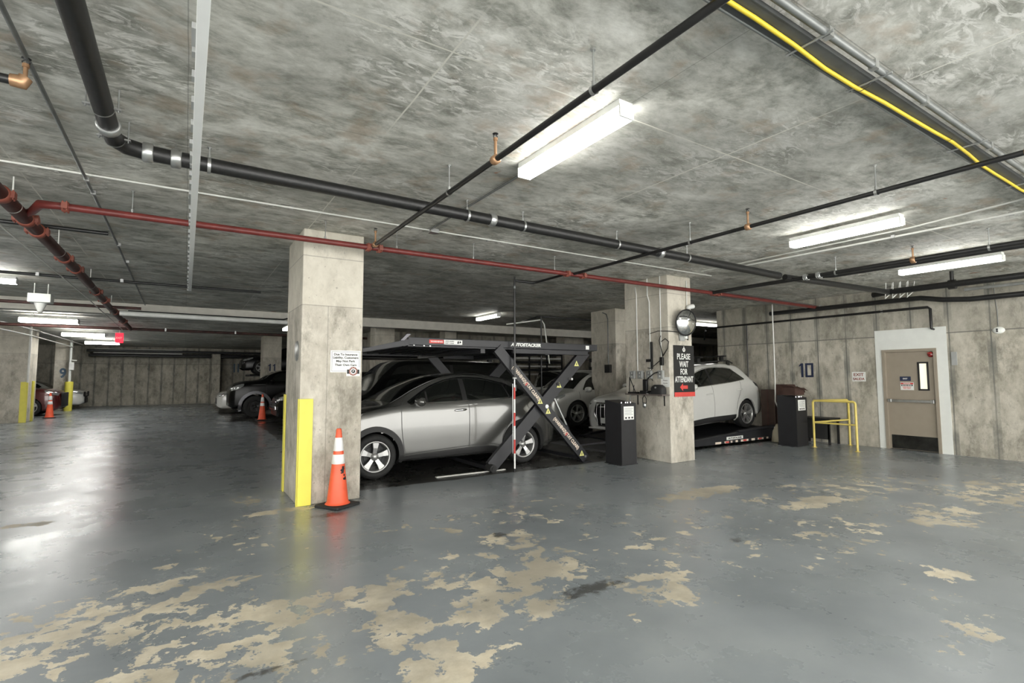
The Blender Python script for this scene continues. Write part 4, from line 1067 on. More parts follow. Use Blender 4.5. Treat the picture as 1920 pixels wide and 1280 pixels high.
# ------------------------------------------------------------------ cars
HRV = dict(L=4.32, paint='silver', R=.335, rr=.232, Ra=.385, wx=(.81, 3.50), archw=.07, archmat='cladding', style='5', inset=.105, ub=.22, nst=170,
 top=[(0, .70), (.04, .80), (.15, .92), (.4, 1.01), (.8, 1.08), (1.05, 1.125), (1.5, 1.385), (1.95, 1.555), (2.35, 1.605), (2.8, 1.60), (3.3, 1.53), (3.72, 1.415), (3.98, 1.24), (4.15, 1.08), (4.27, .95), (4.32, .78)],
 belt=[(0, .58), (.1, .80), (.3, .92), (.8, 1.03), (1.2, 1.085), (2, 1.11), (3.0, 1.14), (3.6, 1.19), (3.9, 1.15), (4.15, 1.0), (4.32, .72)],
 crown=[(0, .03), (.5, .04), (1.05, .02), (1.4, .045), (2.0, .05), (3.4, .05), (4.0, .04), (4.32, .03)],
 w=[(0, .58), (.04, .69), (.15, .79), (.4, .865), (.7, .885), (3.6, .885), (4.05, .85), (4.24, .77), (4.32, .66)],
 wr=[(0, .45), (.2, .60), (.6, .72), (1.05, .74), (1.6, .66), (2.2, .60), (3.4, .575), (3.9, .60), (4.32, .5)],
 bot=[(0, .30), (.15, .23), (.5, .22), (3.9, .23), (4.2, .30), (4.32, .42)],
 sidepanels=[('side_window', [(1.34, 1.125), (1.6, 1.285), (1.85, 1.405), (2.12, 1.482), (2.42, 1.507), (2.73, 1.488), (3.0, 1.44), (3.28, 1.365), (3.57, 1.245)],
                            [(1.345, 1.115), (1.65, 1.125), (2.42, 1.145), (3.25, 1.18), (3.42, 1.195), (3.565, 1.238)], 'glass'),
             ('sill_cladding', [(1.19, .30), (1.98, .345), (2.73, .365), (3.10, .30)], [(1.20, .225), (1.98, .235), (3.10, .235)], 'cladding'),
             ('headlamp', [(.07, .84), (.3, .93), (.62, .985)], [(.09, .80), (.35, .84), (.60, .96)], 'lamp'),
             ('tail_lamp', [(3.80, 1.10), (4.0, 1.07), (4.2, .97)], [(3.95, 1.0), (4.1, .93), (4.25, .86)], 'tail')],
 toppanels=[('windscreen', [(1.09, .70), (1.5, .655), (1.94, .60)], [(1.09, -.70), (1.5, -.655), (1.94, -.60)], 'glass'),
            ('rear_window', [(3.78, .52), (4.12, .60)], [(3.78, -.52), (4.12, -.60)], 'glass')],
 endpanels=[('grille', [(-.45, .66), (.45, .66)], [(-.40, .50), (.40, .50)], 'black', False)],
 seams=[[(1.215, 1.08), (1.22, .76), (1.25, .5), (1.30, .32)], [(2.345, 1.135), (2.40, 1.04), (2.405, .7), (2.40, .36)], [(3.30, 1.18), (3.26, .95), (3.22, .79), (3.08, .55), (3.04, .36)],
        [(.55, .985), (.85, 1.045), (1.2, 1.085)], [(3.66 + .075 * cos(t * pi / 8), 1.03 + .07 * sin(t * pi / 8)) for t in range(17)], [(1.30, .335), (2.0, .375), (2.75, .40), (3.05, .345)]],
 trim=[([(1.33, 1.135), (1.6, 1.30), (1.85, 1.42), (2.12, 1.497), (2.42, 1.523), (2.73, 1.505), (3.0, 1.457), (3.28, 1.38), (3.57, 1.262)], .020), ([(1.36, 1.108), (2.42, 1.135), (3.25, 1.17), (3.54, 1.225)], .010)],
 pillars=[([(2.34, 1.14), (2.34, 1.50)], .09), ([(1.66, 1.12), (1.66, 1.30)], .03), ([(3.22, 1.18), (3.16, 1.40)], .03)],
 handles=[(2.245, .985)], handlemat='chrome', mirror=(1.50, 1.11), crease=[([(1.25, .74), (1.74, .81), (2.4, .91), (3.3, 1.07)], .016), ([(1.3, .46), (2.4, .52), (3.0, .55)], .016)])
car('compact_suv', 'silver crossover parked under the raised lift, nose behind the near column', (1.64, 8.555, 0), 0, HRV)

Q3 = dict(L=4.42, paint='carwhite', R=.345, rr=.248, Ra=.385, wx=(.87, 3.60), archw=.045, archoff=.008, archmat='carwhite', style='10', ub=.24, nst=150, inset=.11,
 top=[(0, .80), (.03, .90), (.12, 1.0), (.4, 1.06), (.9, 1.11), (1.15, 1.17), (1.6, 1.43), (2.0, 1.62), (2.4, 1.675), (3.1, 1.675), (3.6, 1.62), (3.84, 1.53), (4.10, 1.24), (4.26, 1.08), (4.38, .92), (4.42, .77)],
 belt=[(0, .68), (.08, .85), (.3, .96), (.9, 1.04), (1.3, 1.10), (2, 1.125), (3.4, 1.16), (3.85, 1.17), (4.2, 1.04), (4.42, .7)],
 crown=[(0, .03), (.5, .04), (1.15, .02), (1.5, .045), (2.0, .05), (3.8, .05), (4.2, .04), (4.48, .03)],
 w=[(0, .66), (.04, .76), (.15, .84), (.4, .90), (.7, .925), (3.7, .925), (4.1, .89), (4.32, .82), (4.42, .70)],
 wr=[(0, .55), (.2, .68), (.6, .76), (1.15, .77), (1.7, .68), (2.2, .64), (3.7, .61), (4.05, .64), (4.42, .5)],
 bot=[(0, .30), (.15, .24), (4.1, .26), (4.3, .33), (4.42, .42)],
 sidepanels=[('side_window', [(1.42, 1.15), (1.75, 1.36), (2.1, 1.49), (2.5, 1.555), (3.0, 1.55), (3.3, 1.51), (3.40, 1.46), (3.66, 1.23)],
                            [(1.43, 1.14), (2.0, 1.15), (2.8, 1.17), (3.4, 1.195), (3.655, 1.22)], 'glass'),
             ('sill_cladding', [(1.25, .36), (2.1, .40), (3.17, .38)], [(1.25, .25), (2.1, .26), (3.17, .25)], 'cladding'),
             ('headlamp', [(.05, .86), (.3, .945), (.58, .985)], [(.06, .77), (.3, .84), (.55, .93)], 'lamp'),
             ('tail_lamp', [(3.96, 1.14), (4.14, 1.08), (4.32, 1.01)], [(4.06, 1.03), (4.19, .98), (4.34, .92)], 'black')],
 toppanels=[('windscreen', [(1.18, .72), (1.6, .68), (2.0, .63)], [(1.18, -.72), (1.6, -.68), (2.0, -.63)], 'glass'), ('rear_window', [(3.87, .55), (4.08, .60)], [(3.87, -.55), (4.08, -.60)], 'glass')],
 endpanels=[('grille', [(-.50, .66), (-.40, .86), (.40, .86), (.50, .66)], [(-.50, .60), (-.38, .36), (.38, .36), (.50, .60)], 'black', False)],
 seams=[[(1.30, 1.06), (1.31, .7), (1.34, .40)], [(2.36, 1.15), (2.38, .7), (2.36, .40)], [(3.44, 1.18), (3.40, .95), (3.24, .66), (3.20, .44)], [(.5, 1.0), (.9, 1.04), (1.28, 1.06)]],
 trim=[([(1.42, 1.16), (1.75, 1.375), (2.1, 1.505), (2.5, 1.57), (3.0, 1.565), (3.3, 1.525), (3.41, 1.47)], .012), ([(1.44, 1.135), (2.8, 1.162), (3.64, 1.21)], .012)],
 pillars=[([(2.40, 1.16), (2.42, 1.54)], .07)], handles=[(2.22, .95), (3.34, .98)], mirror=(1.56, 1.13),
 crease=[([(.6, .92), (2.0, .93), (3.2, .94), (4.0, .97)], .012), ([(1.4, .50), (3.1, .56)], .014)])
pitch = .056
Q3 = scaled(Q3, 1.025, .975)
root, S = car('compact_suv', 'white crossover tilted nose down on the lowered lift, partly behind the mirror column', (8.05, 8.51, .068), 0, Q3, pitch=-pitch)
for y in (-.60, .60):
    m = MB(); m.tube([(2.05, y, 1.62), (2.17, y, 1.665), (3.5, y, 1.665), (3.68, y, 1.59)], .016, 8); m.box(2.1, y - .02, 1.56, 2.18, y + .02, 1.66); m.box(3.45, y - .02, 1.53, 3.55, y + .02, 1.66); m.build('roof_rail', 'blackplastic', root)
for x in (2.35, 3.25): 
    m = MB(); m.box(x - .045, -.72, 1.765, x + .045, .72, 1.80, .008)
    for y in (-.6, .6): m.box(x - .05, y - .04, 1.66, x + .05, y + .04, 1.765, .01)
    m.build('roof_crossbar', 'black', root)
m = MB()
for k in range(7):
    y = -.39 + .13 * k; m.tube([(-.035, y, .38), (-.045, y * 1.04, .62), (-.03, y, .84)], .011, 6)
m.build('grille_slats', 'chrome', root)
m = MB(); m.tube([(-.02, -.50, .64), (-.02, -.40, .87), (-.02, .40, .87), (-.02, .50, .64), (-.02, .38, .35), (-.02, -.38, .35), (-.02, -.50, .64)], .014, 8); m.build('grille_frame', 'chrome', root)
MB().box(-.065, -.26, .42, -.045, .26, .54, .004).build('number_plate', 'signwhite', root)
m = MB(); m.box(-.03, -.72, .27, .1, .72, .31, .01); m.build('bumper_lip', 'carwhite', root)

def generic(paint, L=4.6, H=1.55, hood=1.0, belt=1.0, W=.92, R=.34, wind=(1.25, 2.05), back=(3.9, 4.35), bot=.22, archmat=None, deck=None, **k):
    a, b = wind; c, d = back; dk = deck or belt
    P = dict(L=L, paint=paint, R=R, rr=R * .7, Ra=R + .045, wx=(.20 * L, .20 * L + .60 * L), archw=.03, archoff=.006, archmat=archmat or paint, style='5', ub=bot + .02, nst=100, wn=24,
     top=[(0, hood * .72), (.04, hood * .82), (.15, hood * .92), (.5, hood), (a, hood + .08), ((a + b) / 2, (hood + .08 + H) / 2 + .03), (b, H - .04), (b + .4, H), ((b + c) / 2 + .3, H), (c, H - .07), (d, dk + .05), (L - .08, dk - .02), (L, dk * .72)],
     belt=[(0, hood * .6), (.1, hood * .82), (.4, hood * .93), (a, belt), (c, belt + .04), (L - .25, belt - .02), (L, belt * .65)],
     crown=[(0, .03), (a, .02), (b, .05), (c, .05), (L, .03)], w=[(0, W * .68), (.05, W * .8), (.2, W * .91), (.6, W * .98), (1, W), (L - .7, W), (L - .2, W * .93), (L, W * .76)],
     wr=[(0, W * .55), (.4, W * .75), (a, W * .84), (b, W * .72), (c, W * .68), (d, W * .72), (L, W * .6)], bot=[(0, bot + .1), (.2, bot), (L - .2, bot + .03), (L, bot + .16)],
     sidepanels=[('side_window', [(a + .28, belt + .06), ((a + b) / 2 + .15, (belt + H) / 2 + .04), (b + .15, H - .13), ((b + c) / 2, H - .11), (c - .25, H - .16), (c + .05, belt + .14)], [(a + .30, belt + .04), (2.4, belt + .05), (c, belt + .08)], 'glass'),
                 ('headlamp', [(.06, hood * .83), (.3, hood * .92), (.5, hood * .94)], [(.07, hood * .74), (.3, hood * .80), (.48, hood * .88)], 'lamp'),
                 ('tail_lamp', [(L - .35, belt - .02), (L - .1, belt - .08)], [(L - .32, belt - .16), (L - .08, belt - .22)], 'tail')],
     toppanels=[('windscreen', [(a + .03, W * .80), (b - .02, W * .68)], [(a + .03, -W * .80), (b - .02, -W * .68)], 'glass'), ('rear_window', [(c + .06, W * .60), (d - .04, W * .66)], [(c + .06, -W * .60), (d - .04, -W * .66)], 'glass')],
     endpanels=[('grille', [(-.45, hood * .66), (.45, hood * .66)], [(-.40, hood * .42), (.40, hood * .42)], 'black', False)],
     seams=[[(a + .12, belt), (a + .14, .6), (a + .18, bot + .12)], [((b + c) / 2 - .25, belt + .04), ((b + c) / 2 - .22, .6), ((b + c) / 2 - .25, bot + .12)]],
     pillars=[([((b + c) / 2 - .25, belt + .06), ((b + c) / 2 - .25, H - .12)], .07)], handles=[((b + c) / 2 - .42, belt - .12), ((b + c) / 2 + .55, belt - .10)], mirror=(a + .35, belt + .02))
    P.update(k); return P
# silver hatch behind
car('parked_hatchback', 'pale silver car behind the white crossover, seen through the right of the lift arms', (8.15, 11.75, .20), 0,
    generic('carpale', L=4.5, H=1.50, hood=.92, belt=.93, W=.90, wind=(.85, 1.6), back=(3.6, 4.2)))
# white SUV seen from behind
P = generic('carwhite', L=4.7, H=1.78, hood=1.15, belt=1.13, W=.95, R=.37, back=(4.35, 4.55), deck=1.12, bot=.26)
P['endpanels'] = [('tail_bumper', [(-.78, .84), (0, .84), (.78, .84)], [(-.72, .36), (0, .34), (.72, .36)], 'black', True), ('tail_light', [(-.84, 1.10), (-.66, 1.10)], [(-.84, .90), (-.66, .90)], 'tail', True), ('tail_light', [(.66, 1.10), (.84, 1.10)], [(.66, .90), (.84, .90)], 'tail', True)]
P['toppanels'][1] = ('rear_window', [(4.33, .60), (4.54, .68)], [(4.33, -.60), (4.54, -.68)], 'glass')
car('parked_suv', 'white sport utility seen from behind through the crossed lift arms', (14.6, 13.72, .0), pi, P)
# dark van behind
P = generic('carblack', L=4.9, H=1.93, hood=1.15, belt=1.12, W=.97, R=.37, wind=(.75, 1.45), back=(4.45, 4.8))
car('dark_van', 'tall black van behind the silver crossover, windows reflecting lamps', (2.45, 11.4, 0), 0, P)
# black off road car, left distance
P = generic('carblack', L=4.7, H=1.86, hood=1.40, belt=1.36, W=.98, R=.43, wind=(1.15, 1.75), back=(4.3, 4.6), bot=.36, archmat='liftlight')  # arch lips in paler grey stand for the reflection on dark cladding
P.update(archw=.10, archoff=.03, rim='darkrim', rr=.24, Ra=.50, wx=(.90, 3.7))
root, S = car('offroad_car', 'black off-road car with big tyres left of the near column', (1.42, 23.1, 0), 0, P)
m = MB(); m.box(.28, -.90, .98, .36, -.83, 1.06, .01); m.build('amber_light', 'amber', root)
car('white_sedan', 'white car nose peeping out beyond the black off-road car', (1.19, 26.48, 0), 0, generic('carwhite', L=4.6, H=1.46, hood=.98, belt=.95, W=.9))
P = generic('carblack', L=4.7, H=1.75, hood=1.08, belt=1.08, W=.94, R=.38, wind=(1.2, 1.9))
root, S = car('black_suv', 'black sport utility nose with chrome bumper just left of the yellow guard', (2.50, 18.6, 0), 0, P)
m = MB(); m.box(-.06, -.70, .50, .04, .70, .62, .02); m.box(-.04, -.62, .74, .02, .62, .78, .01); m.build('chrome_bumper', 'chrome', root)
car('raised_black_car', 'black car nose poking out on the distant upper lift deck', (2.25, 28.55, 1.72), 0, generic('carblack', L=4.3, H=1.40, hood=.86, belt=.86, W=.86, bot=.2))
# left side of the aisle
P = generic('carred', L=4.7, H=1.7, hood=1.12, belt=1.08, W=.95, R=.37, wind=(1.2, 1.9))
root, S = car('dark_red_suv', 'dark red sport utility behind the cone between the left columns', (-4.35, 28.9, 0), pi, P)
m = MB(); m.box(-.05, -.62, .35, .02, .62, .95, .03); m.build('black_front', 'black', root)
P = generic('carwhite', L=4.5, H=1.5, hood=1.0, belt=1.0, W=.92)
root, S = car('white_black_car', 'white and black car nose poking out behind the column painted 9', (-4.32, 34.4, 0), pi, P)
m = MB(); m.box(-.04, -.7, .62, .02, -.42, .88, .03); m.box(-.04, -.35, .3, .02, .35, .55, .03); m.box(-.04, .42, .62, .02, .7, .88, .03); m.build('black_intakes', 'black', root)

# ------------------------------------------------------------------ cones
def cone(name, label, x, y, rz, h=.91, base=.36, bands=True, mud=True, grp=None):
    k = h / .91; o = thing(name, label, 'traffic cone', (x, y, 0), rz, grp); b = base / 2
    MB().box(-b, -b, 0, b, b, .035 * k, .012).build('base_plate', 'rubber', o)
    rr = lambda z: (.128 - (.128 - .028) * (z / (.91 * k))) * k
    prof = [(z, rr(z)) for z in (.03 * k, .06 * k, .50 * k)]
    MB().lathe([(.145 * k, .034 * k), (.132 * k, .045 * k)] + [(r, z) for z, r in [(.06 * k, rr(.06 * k)), (.45 * k, rr(.45 * k)), (.8 * k, rr(.8 * k)), (.895 * k, rr(.895 * k)), (.905 * k, rr(.895 * k) - .006), (.905 * k, .012 * k), (.8 * k, .01 * k)]], n=32).build('cone_body', 'orange', o)
    for z0, z1 in ((.495, .605), (.645, .80)):
        e = .0025; MB().lathe([(rr(z0 * k) , z0 * k), (rr(z0 * k) + e, z0 * k + .002), (rr(z1 * k) + e, z1 * k - .002), (rr(z1 * k), z1 * k)], n=32).build('reflective_band', 'reflect', o)
    if mud:
        m = MB(); rnd = random.Random(3)
        for (az, z, s) in ((-1.75, .42, .03), (-1.6, .455, .022), (-1.45, .33, .025), (-1.5, .37, .012), (-1.9, .40, .012)):
            pts = []
            for j in range(9):
                a = 2 * pi * j / 9; q = s * (.5 + .8 * rnd.random()); zz = z + q * sin(a); aa = az + q * cos(a) / rr(zz)
                pts.append(((rr(zz) + .003) * cos(aa), (rr(zz) + .003) * sin(aa), zz))
            m.add(pts, [tuple(range(9))])
        for (az, z, L, t) in ((-1.75, .56, .05, .5), (-1.62, .57, .06, .4), (-1.5, .72, .07, .5), (-1.4, .70, .05, .3), (-1.35, .55, .03, .2)):
            pts = []
            for sgn in (-1, 1):
                for q in (-1, 1):
                    zz = z + q * L / 2; aa = az + q * t * .12 + sgn * .025 * (q * sgn); pts.append(((rr(zz) + .0045) * cos(aa), (rr(zz) + .0045) * sin(aa), zz))
            m.add(pts, [(0, 1, 3, 2)])
        m.build('scuff_marks', 'ink', o)
    return o
cone('traffic_cone', 'large orange traffic cone with two white bands in front of the near column', 1.58, 6.36, .55, .92, .37)
cone('traffic_cone', 'small distant orange cone by the wheel of the black off-road car', 2.40, 20.7, .1, .95, .37, mud=False)
cone('traffic_cone', 'distant orange cone beside the dark red car at far left', -4.42, 26.6, .2, .98, .38, mud=False)

# ------------------------------------------------------------------ signs
def sign(name, label, cx, cz, w, h, y, mat='signwhite', t=.006, facing='-y'):
    o = thing(name, label, 'sign', (cx, y, cz))
    MB().box(-w / 2, -t, -h / 2, w / 2, 0, h / 2, .001).build('sign_panel', mat, o); return o
o = sign('parking_sign', 'white notice about insurance liability on the near column', 1.705, 1.73, .375, .275, 6.599)
fr = MB()
for q in ((-.172, .120, .172, .123), (-.172, -.123, .172, -.120), (-.172, -.12, -.169, .12), (.169, -.12, .172, .12)): fr.box(q[0], -.0072, q[1], q[2], -.0058, q[3])
fr.build('border_line', 'ink', o)
m = MB()
for k, (s, wd) in enumerate((('Due To Insurance', .29), ('Liability, Customers', .315), ('May Not Park', .235), ('Their Own Cars', .27))):
    put_text(m, s, (0, -.0058, .088 - k * .044), (1, 0, 0), (0, 0, 1), .037, wd, .0011, ex=.0008)
m.build('lettering', 'ink', o)
o = thing('round_sticker', 'white sticker with a round red parking emblem below the insurance notice', 'sticker', (1.80, 6.5985, 1.60))
MB().box(-.085, -.008, -.055, .085, -.0065, .055).build('sticker_backing', 'signwhite', o)
m = MB()
for s in (-1, 1): m.box(s * .048, -.0092, -.026, s * .078, -.0078, .028)
m.build('side_tabs', 'cladding', o)
m = MB(); m.lathe([(.036, -.0098), (.055, -.0098), (.055, -.008)], (0, 0, .006), 'y', 32); m.build('outer_ring', 'rustred', o)
m = MB(); m.lathe([(.001, -.0094), (.037, -.0094)], (0, 0, .006), 'y', 32); m.build('ring_disc', 'signwhite', o)
m = MB(); m.lathe([(.001, -.0104), (.024, -.0104), (.024, -.008)], (0, 0, .006), 'y', 28); m.build('centre_disc', 'ink', o)
put_text(MB(), 'P', (0, -.0104, .006), (1, 0, 0), (0, 0, 1), .036, None, .001, ex=.0006).build('lettering', 'signwhite', o)
m = MB()
for k in range(12):
    a = 2 * pi * k / 12 + .2; m.tube([(.045 * cos(a), -.0108, .006 + .045 * sin(a)), (.045 * cos(a), -.0098, .006 + .045 * sin(a))], .0045, 5)
m.build('ring_lettering', 'signwhite', o)
o = thing('round_reflector', 'narrow round grey plate on the left side of the near column', 'plate', (1.169, 6.85, 1.86)); m = MB(); m.lathe([(.001, -.012), (.12, -.010), (.13, 0)], n=28, axis='x'); m.build('plate_disc', 'steel', o)

o = sign('attendant_sign', 'tall black PLEASE WAIT FOR ATTENDANT sign with a red arrow on the mirror column', 7.675, 1.63, .56, .93, 6.199, 'black', .01)
MB().box(-.28, -.0125, -.465, .28, -.0098, -.385).build('red_band', 'signred', o)
m = MB()
for k, (s, wd) in enumerate((('PLEASE', .36), ('WAIT', .25), ('FOR', .19), ('ATTENDANT', .50))):
    put_text(m, s, (-.01, -.0100, .262 - k * .138), (1, 0, 0), (0, 0, 1), .148, wd, .0024, ex=.001)
m.build('lettering', 'signwhite', o)
m = MB(); m.prism([(-.13, -.295), (-.05, -.225), (-.05, -.265), (.08, -.265), (.08, -.325), (-.05, -.325), (-.05, -.365)], .002, 'xz', -.012); m.build('arrow', 'signred', o)
m = MB(); m.lathe([(.018, -.012), (.038, -.012), (.038, -.0105)], (0, 0, .385), 'y', 24); m.prism([(-.010, .42), (.010, .42), (.005, .45), (-.005, .45)], .002, 'xz', -.012); m.tube([(0, -.012, .385), (0, -.0135, .385)], .009, 8); m.build('emblem', 'signwhite', o)

o = thing('exit_plate', 'white plate reading EXIT SALIDA on the concrete wall beside the door', 'sign', (WX - .001, 5.45, 1.515))
MB().box(-.008, -.135, -.105, 0, .135, .105, .002).build('sign_panel', 'signwhite', o)
m = MB(); put_text(m, 'EXIT', (-.0082, 0, .045), (0, -1, 0), (0, 0, 1), .09, .20, .002); put_text(m, 'SALIDA', (-.0082, 0, -.050), (0, -1, 0), (0, 0, 1), .075, .23, .002); m.build('lettering', 'rustred', o)
o = thing('wall_speaker', 'oval white fitting on the wall at right, hung on a cable', 'wall fitting', (WX - .002, 3.09, 2.36))
rows = []
MB().xf(Matrix.Identity(4))
m = MB(); m.lathe([(.001, -.05), (.05, -.045), (.085, -.02), (.09, 0)], n=24, axis='x'); m.v = [(a, b * 1.0, c * .72) for a, b, c in m.v]; m.build('oval_body', 'offwhite', o)
m = MB(); m.tube([(-.052, .01, .015), (-.045, .01, .015)], .016, 12); m.tube([(-.052, .01, -.018), (-.045, .01, -.018)], .016, 12); m.build('lens', 'ink', o)
MB().tube([(-.01, 0, .06), (-.008, .0, .35), (-.008, .02, .60), (-.008, .03, CEIL - 2.37)], .006, 6).build('feed_cable', 'dullsteel', o)
o = thing('wall_plate', 'grey blank plate on the wall right of the door', 'plate', (WX - .002, 3.76, 1.86)); MB().box(-.012, -.045, -.13, 0, .045, .13, .003).build('plate_body', 'greybox', o)

# ------------------------------------------------------------------ convex mirror and things on the mirror column
o = thing('convex_mirror', 'round convex mirror with black rim on the corner of the column', 'mirror', (7.60, 6.06, 2.50))
nrm = V((-.12, -1, -.12)).normalized(); u = V((1, -.12, 0)).normalized(); v = nrm.cross(u) * -1
if v.z < 0: v = -v
def disc(prof, n=40):
    m = MB(); vs = []; fs = []
    for r_, h in prof:
        for j in range(n):
            a = 2 * pi * j / n; vs.append(tuple(u * (r_ * cos(a)) + v * (r_ * sin(a)) + nrm * h))
    for i in range(len(prof) - 1):
        for j in range(n): fs.append((i * n + j, i * n + (j + 1) % n, (i + 1) * n + (j + 1) % n, (i + 1) * n + j))
    m.add(vs, fs, True); return m
RM = .232
disc([(.001, .075)] + [(RM * k / 8, .075 * (1 - (k / 8)**2)) for k in range(1, 9)] + [(RM, -.005)]).build('mirror_face', 'mirror', o)
disc([(RM - .004, .004), (RM + .004, .012), (RM + .013, .002), (RM + .008, -.012), (RM - .01, -.012)]).build('mirror_rim', 'black', o)
disc([(RM, -.01), (RM * .6, -.05), (.001, -.06)]).build('mirror_back', 'black', o)
MB().tube([(0, .01, 0), (-.02, .10, 0), (-.02, .139, 0)], .016, 8).build('wall_arm', 'black', o)
o = thing('dome_camera', 'small white camera at the top of the mirror column', 'camera', (7.86, 6.16, 2.80)); m = MB(); m.tube([(-.12, -.02, -.015), (-.09, -.02, .0), (.06, -.0, .03)], [.02, .04, .045], 12); m.build('camera_body', 'white', o); MB().tube([(.03, 0, .02), (.03, .04, .02)], .02, 8).build('bracket', 'white', o)
conduit('white conduit above the camera on the mirror column', [(7.78, 6.18, 2.82), (7.78, 6.18, 3.30)], .008, 'white')
conduit('leftmost of the three white conduits on the side of the mirror column', [(7.265, 6.94, 1.62), (7.265, 6.94, 3.10), (7.265, 6.97, 3.25)], .010, 'white')
conduit('middle white conduit on the side of the mirror column, bent at the top', [(7.265, 6.62, 1.62), (7.265, 6.62, 2.92), (7.262, 6.66, 3.05), (7.262, 6.66, CEIL)], .012, 'white')
conduit('rightmost of the three white conduits on the side of the mirror column', [(7.265, 6.36, 1.62), (7.265, 6.36, CEIL)], .010, 'white')
conduit('thin conduit bent down the narrow column behind the mirror column', [(9.665, 10.50, 3.3), (9.665, 10.35, 3.24), (9.665, 10.30, 3.1), (9.665, 10.30, 1.85)], .014, 'dullsteel')
o = thing('black_box', 'small black box on the narrow column behind', 'box', (9.65, 10.28, 1.75)); MB().box(-.06, -.10, -.11, .028, .10, .11, .01).build('box_case', 'black', o)
for k, (yy, lb) in enumerate(((7.06, 'grey outlet box on the mirror column, leftmost in the row'), (6.86, 'grey outlet box on the mirror column, second in the row'), (6.64, 'grey outlet box on the mirror column, third in the row'), (6.37, 'grey outlet box on the mirror column, rightmost in the row'))):
    o = thing('outlet_box', lb, 'outlet', (7.279, yy, 1.565)); MB().box(-.05, -.065, -.075, 0, .065, .075, .008).build('box_body', 'greybox', o)
    MB().box(-.054, -.045, -.06, -.05, .045, .06, .002).build('cover_plate', 'steel', o); m = MB()
    for z in (-.03, .03): m.tube([(-.056, .0, z), (-.053, .0, z)], .014, 10)
    m.build('sockets', 'offwhite', o)
o = thing('power_socket', 'grey outlet with a white plug above the attendant sign', 'outlet', (7.62, 6.198, 2.24)); MB().box(-.07, -.04, -.065, .06, 0, .065, .008).build('box_body', 'greybox', o); MB().box(.03, -.08, -.03, .09, -.03, .03, .01).build('plug', 'offwhite', o)
# black lead from the plug round to the side of the column
pts = [V(p) for p in ((7.70, 6.15, 2.25), (7.76, 6.16, 2.20), (7.78, 6.17, 2.30), (7.70, 6.175, 2.33), (7.45, 6.175, 2.335), (7.265, 6.18, 2.34), (7.262, 6.42, 2.36), (7.262, 6.65, 2.32))]
o = thing('power_lead', 'thin black lead running under the mirror round the column corner', 'cable', pts[0]); MB().tube([p - pts[0] for p in pts], .006, 6).build('cable_sheath', 'black', o)
o = thing('charger_cable', 'black adapter and looped cable hanging beside the conduit on the column', 'cable', (7.25, 6.33, 1.85))
MB().tube([(0, .02, .42), (0, .06, .33), (0, .02, .20), (0, -.02, .05), (0, -.13, .18), (0, -.16, .30), (0, -.08, .36), (0, .01, .31)], .007, 6).build('cable_loop', 'black', o)
MB().box(-.03, -.03, -.12, .02, .04, .03, .01).build('adapter', 'black', o)
MB().tube([(0, .0, 0), (-.02, .14, -.1), (0, .28, -.17), (-.01, .34, -.16)], .007, 6).build('side_lead', 'black', o)
o = thing('phone_stack', 'black antenna strip hung along the middle conduit', 'antenna', (7.25, 6.57, 1.75)); MB().box(-.02, -.02, -.08, .01, .02, .42, .005).build('strip_body', 'black', o); MB().box(-.03, -.01, .05, .01, .12, .10, .005).build('clip', 'black', o)
MB().tube([(0, 0, -.08), (-.01, .10, -.16), (0, .02, -.26), (-.02, -.03, -.3)], .006, 6).build('hanging_lead', 'black', o)
# shelf
o = thing('wall_shelf', 'narrow dark shelf screwed to the side of the mirror column', 'shelf', (7.28, 6.66, 1.20))
MB().box(-.20, -.46, -.012, 0, .44, .012, .002).build('shelf_board', 'wood', o)
for y in (-.34, .30): m = MB(); m.box(-.17, y - .01, -.02, 0, y + .01, -.012); m.box(-.012, y - .01, -.20, -.0, y + .01, -.012); m.build('bracket', 'black', o)
ZS = 1.2125
o = thing('tool_bag', 'black zipped pouch on the right of the shelf', 'bag', (7.17, 6.36, ZS)); rows = []
for k in range(9):
    t = k / 8; z = .17 * t; q = (1 - max(0, t - .55)**2 * 2.2); rows.append([(.075 * q * (abs(cos(a))**.6) * (1 if cos(a) > 0 else -1), .145 * q * (abs(sin(a))**.6) * (1 if sin(a) > 0 else -1), z) for a in [2 * pi * j / 24 for j in range(24)]])
m = MB(); m.grid(rows, True, True); m.add(rows[-1], [tuple(range(24))]); m.add(rows[0], [tuple(range(24))]); m.build('bag_body', 'rubber', o)
MB().tube([(-.07, 0, .12), (-.085, 0, .12)], .016, 10).build('badge', 'steel', o)
o = thing('radio_cradle', 'black radio cradle with cords in the middle of the shelf', 'device', (7.17, 6.66, ZS))
MB().box(-.07, -.09, 0, .05, .09, .06, .012).build('cradle_base', 'black', o); MB().box(-.035, -.045, .06, .02, .045, .27, .012).build('handset', 'black', o); MB().tube([(0, .03, .27), (0, .035, .40)], .008, 6).build('aerial', 'black', o)
MB().tube([(-.02, -.04, .24), (-.02, -.10, .30), (.0, -.22, .38), (.03, -.27, .40)], .012, 8).build('coiled_cord', 'black', o)
o = thing('clipboard', 'black wire stand leaning at the left of the shelf', 'stand', (7.17, 6.96, ZS)); m = MB(); m.tube([(0, .12, 0), (0, .10, .30), (0, -.04, .02)], .007, 6); m.tube([(0, .02, 0), (0, -.01, .16)], .007, 6); m.box(-.05, -.10, 0, .05, .11, .03, .005); m.build('wire_frame', 'black', o)
o = thing('loose_gadgets', 'small black keys pile between cradle and pouch on the shelf', 'keys', (7.12, 6.50, ZS)); MB().box(-.03, -.035, 0, .03, .03, .03, .008).build('key_fob', 'black', o); MB().tube([(-.03, .03, .006), (-.05, .06, .006)], .006, 6).build('key_blade', 'steel', o)
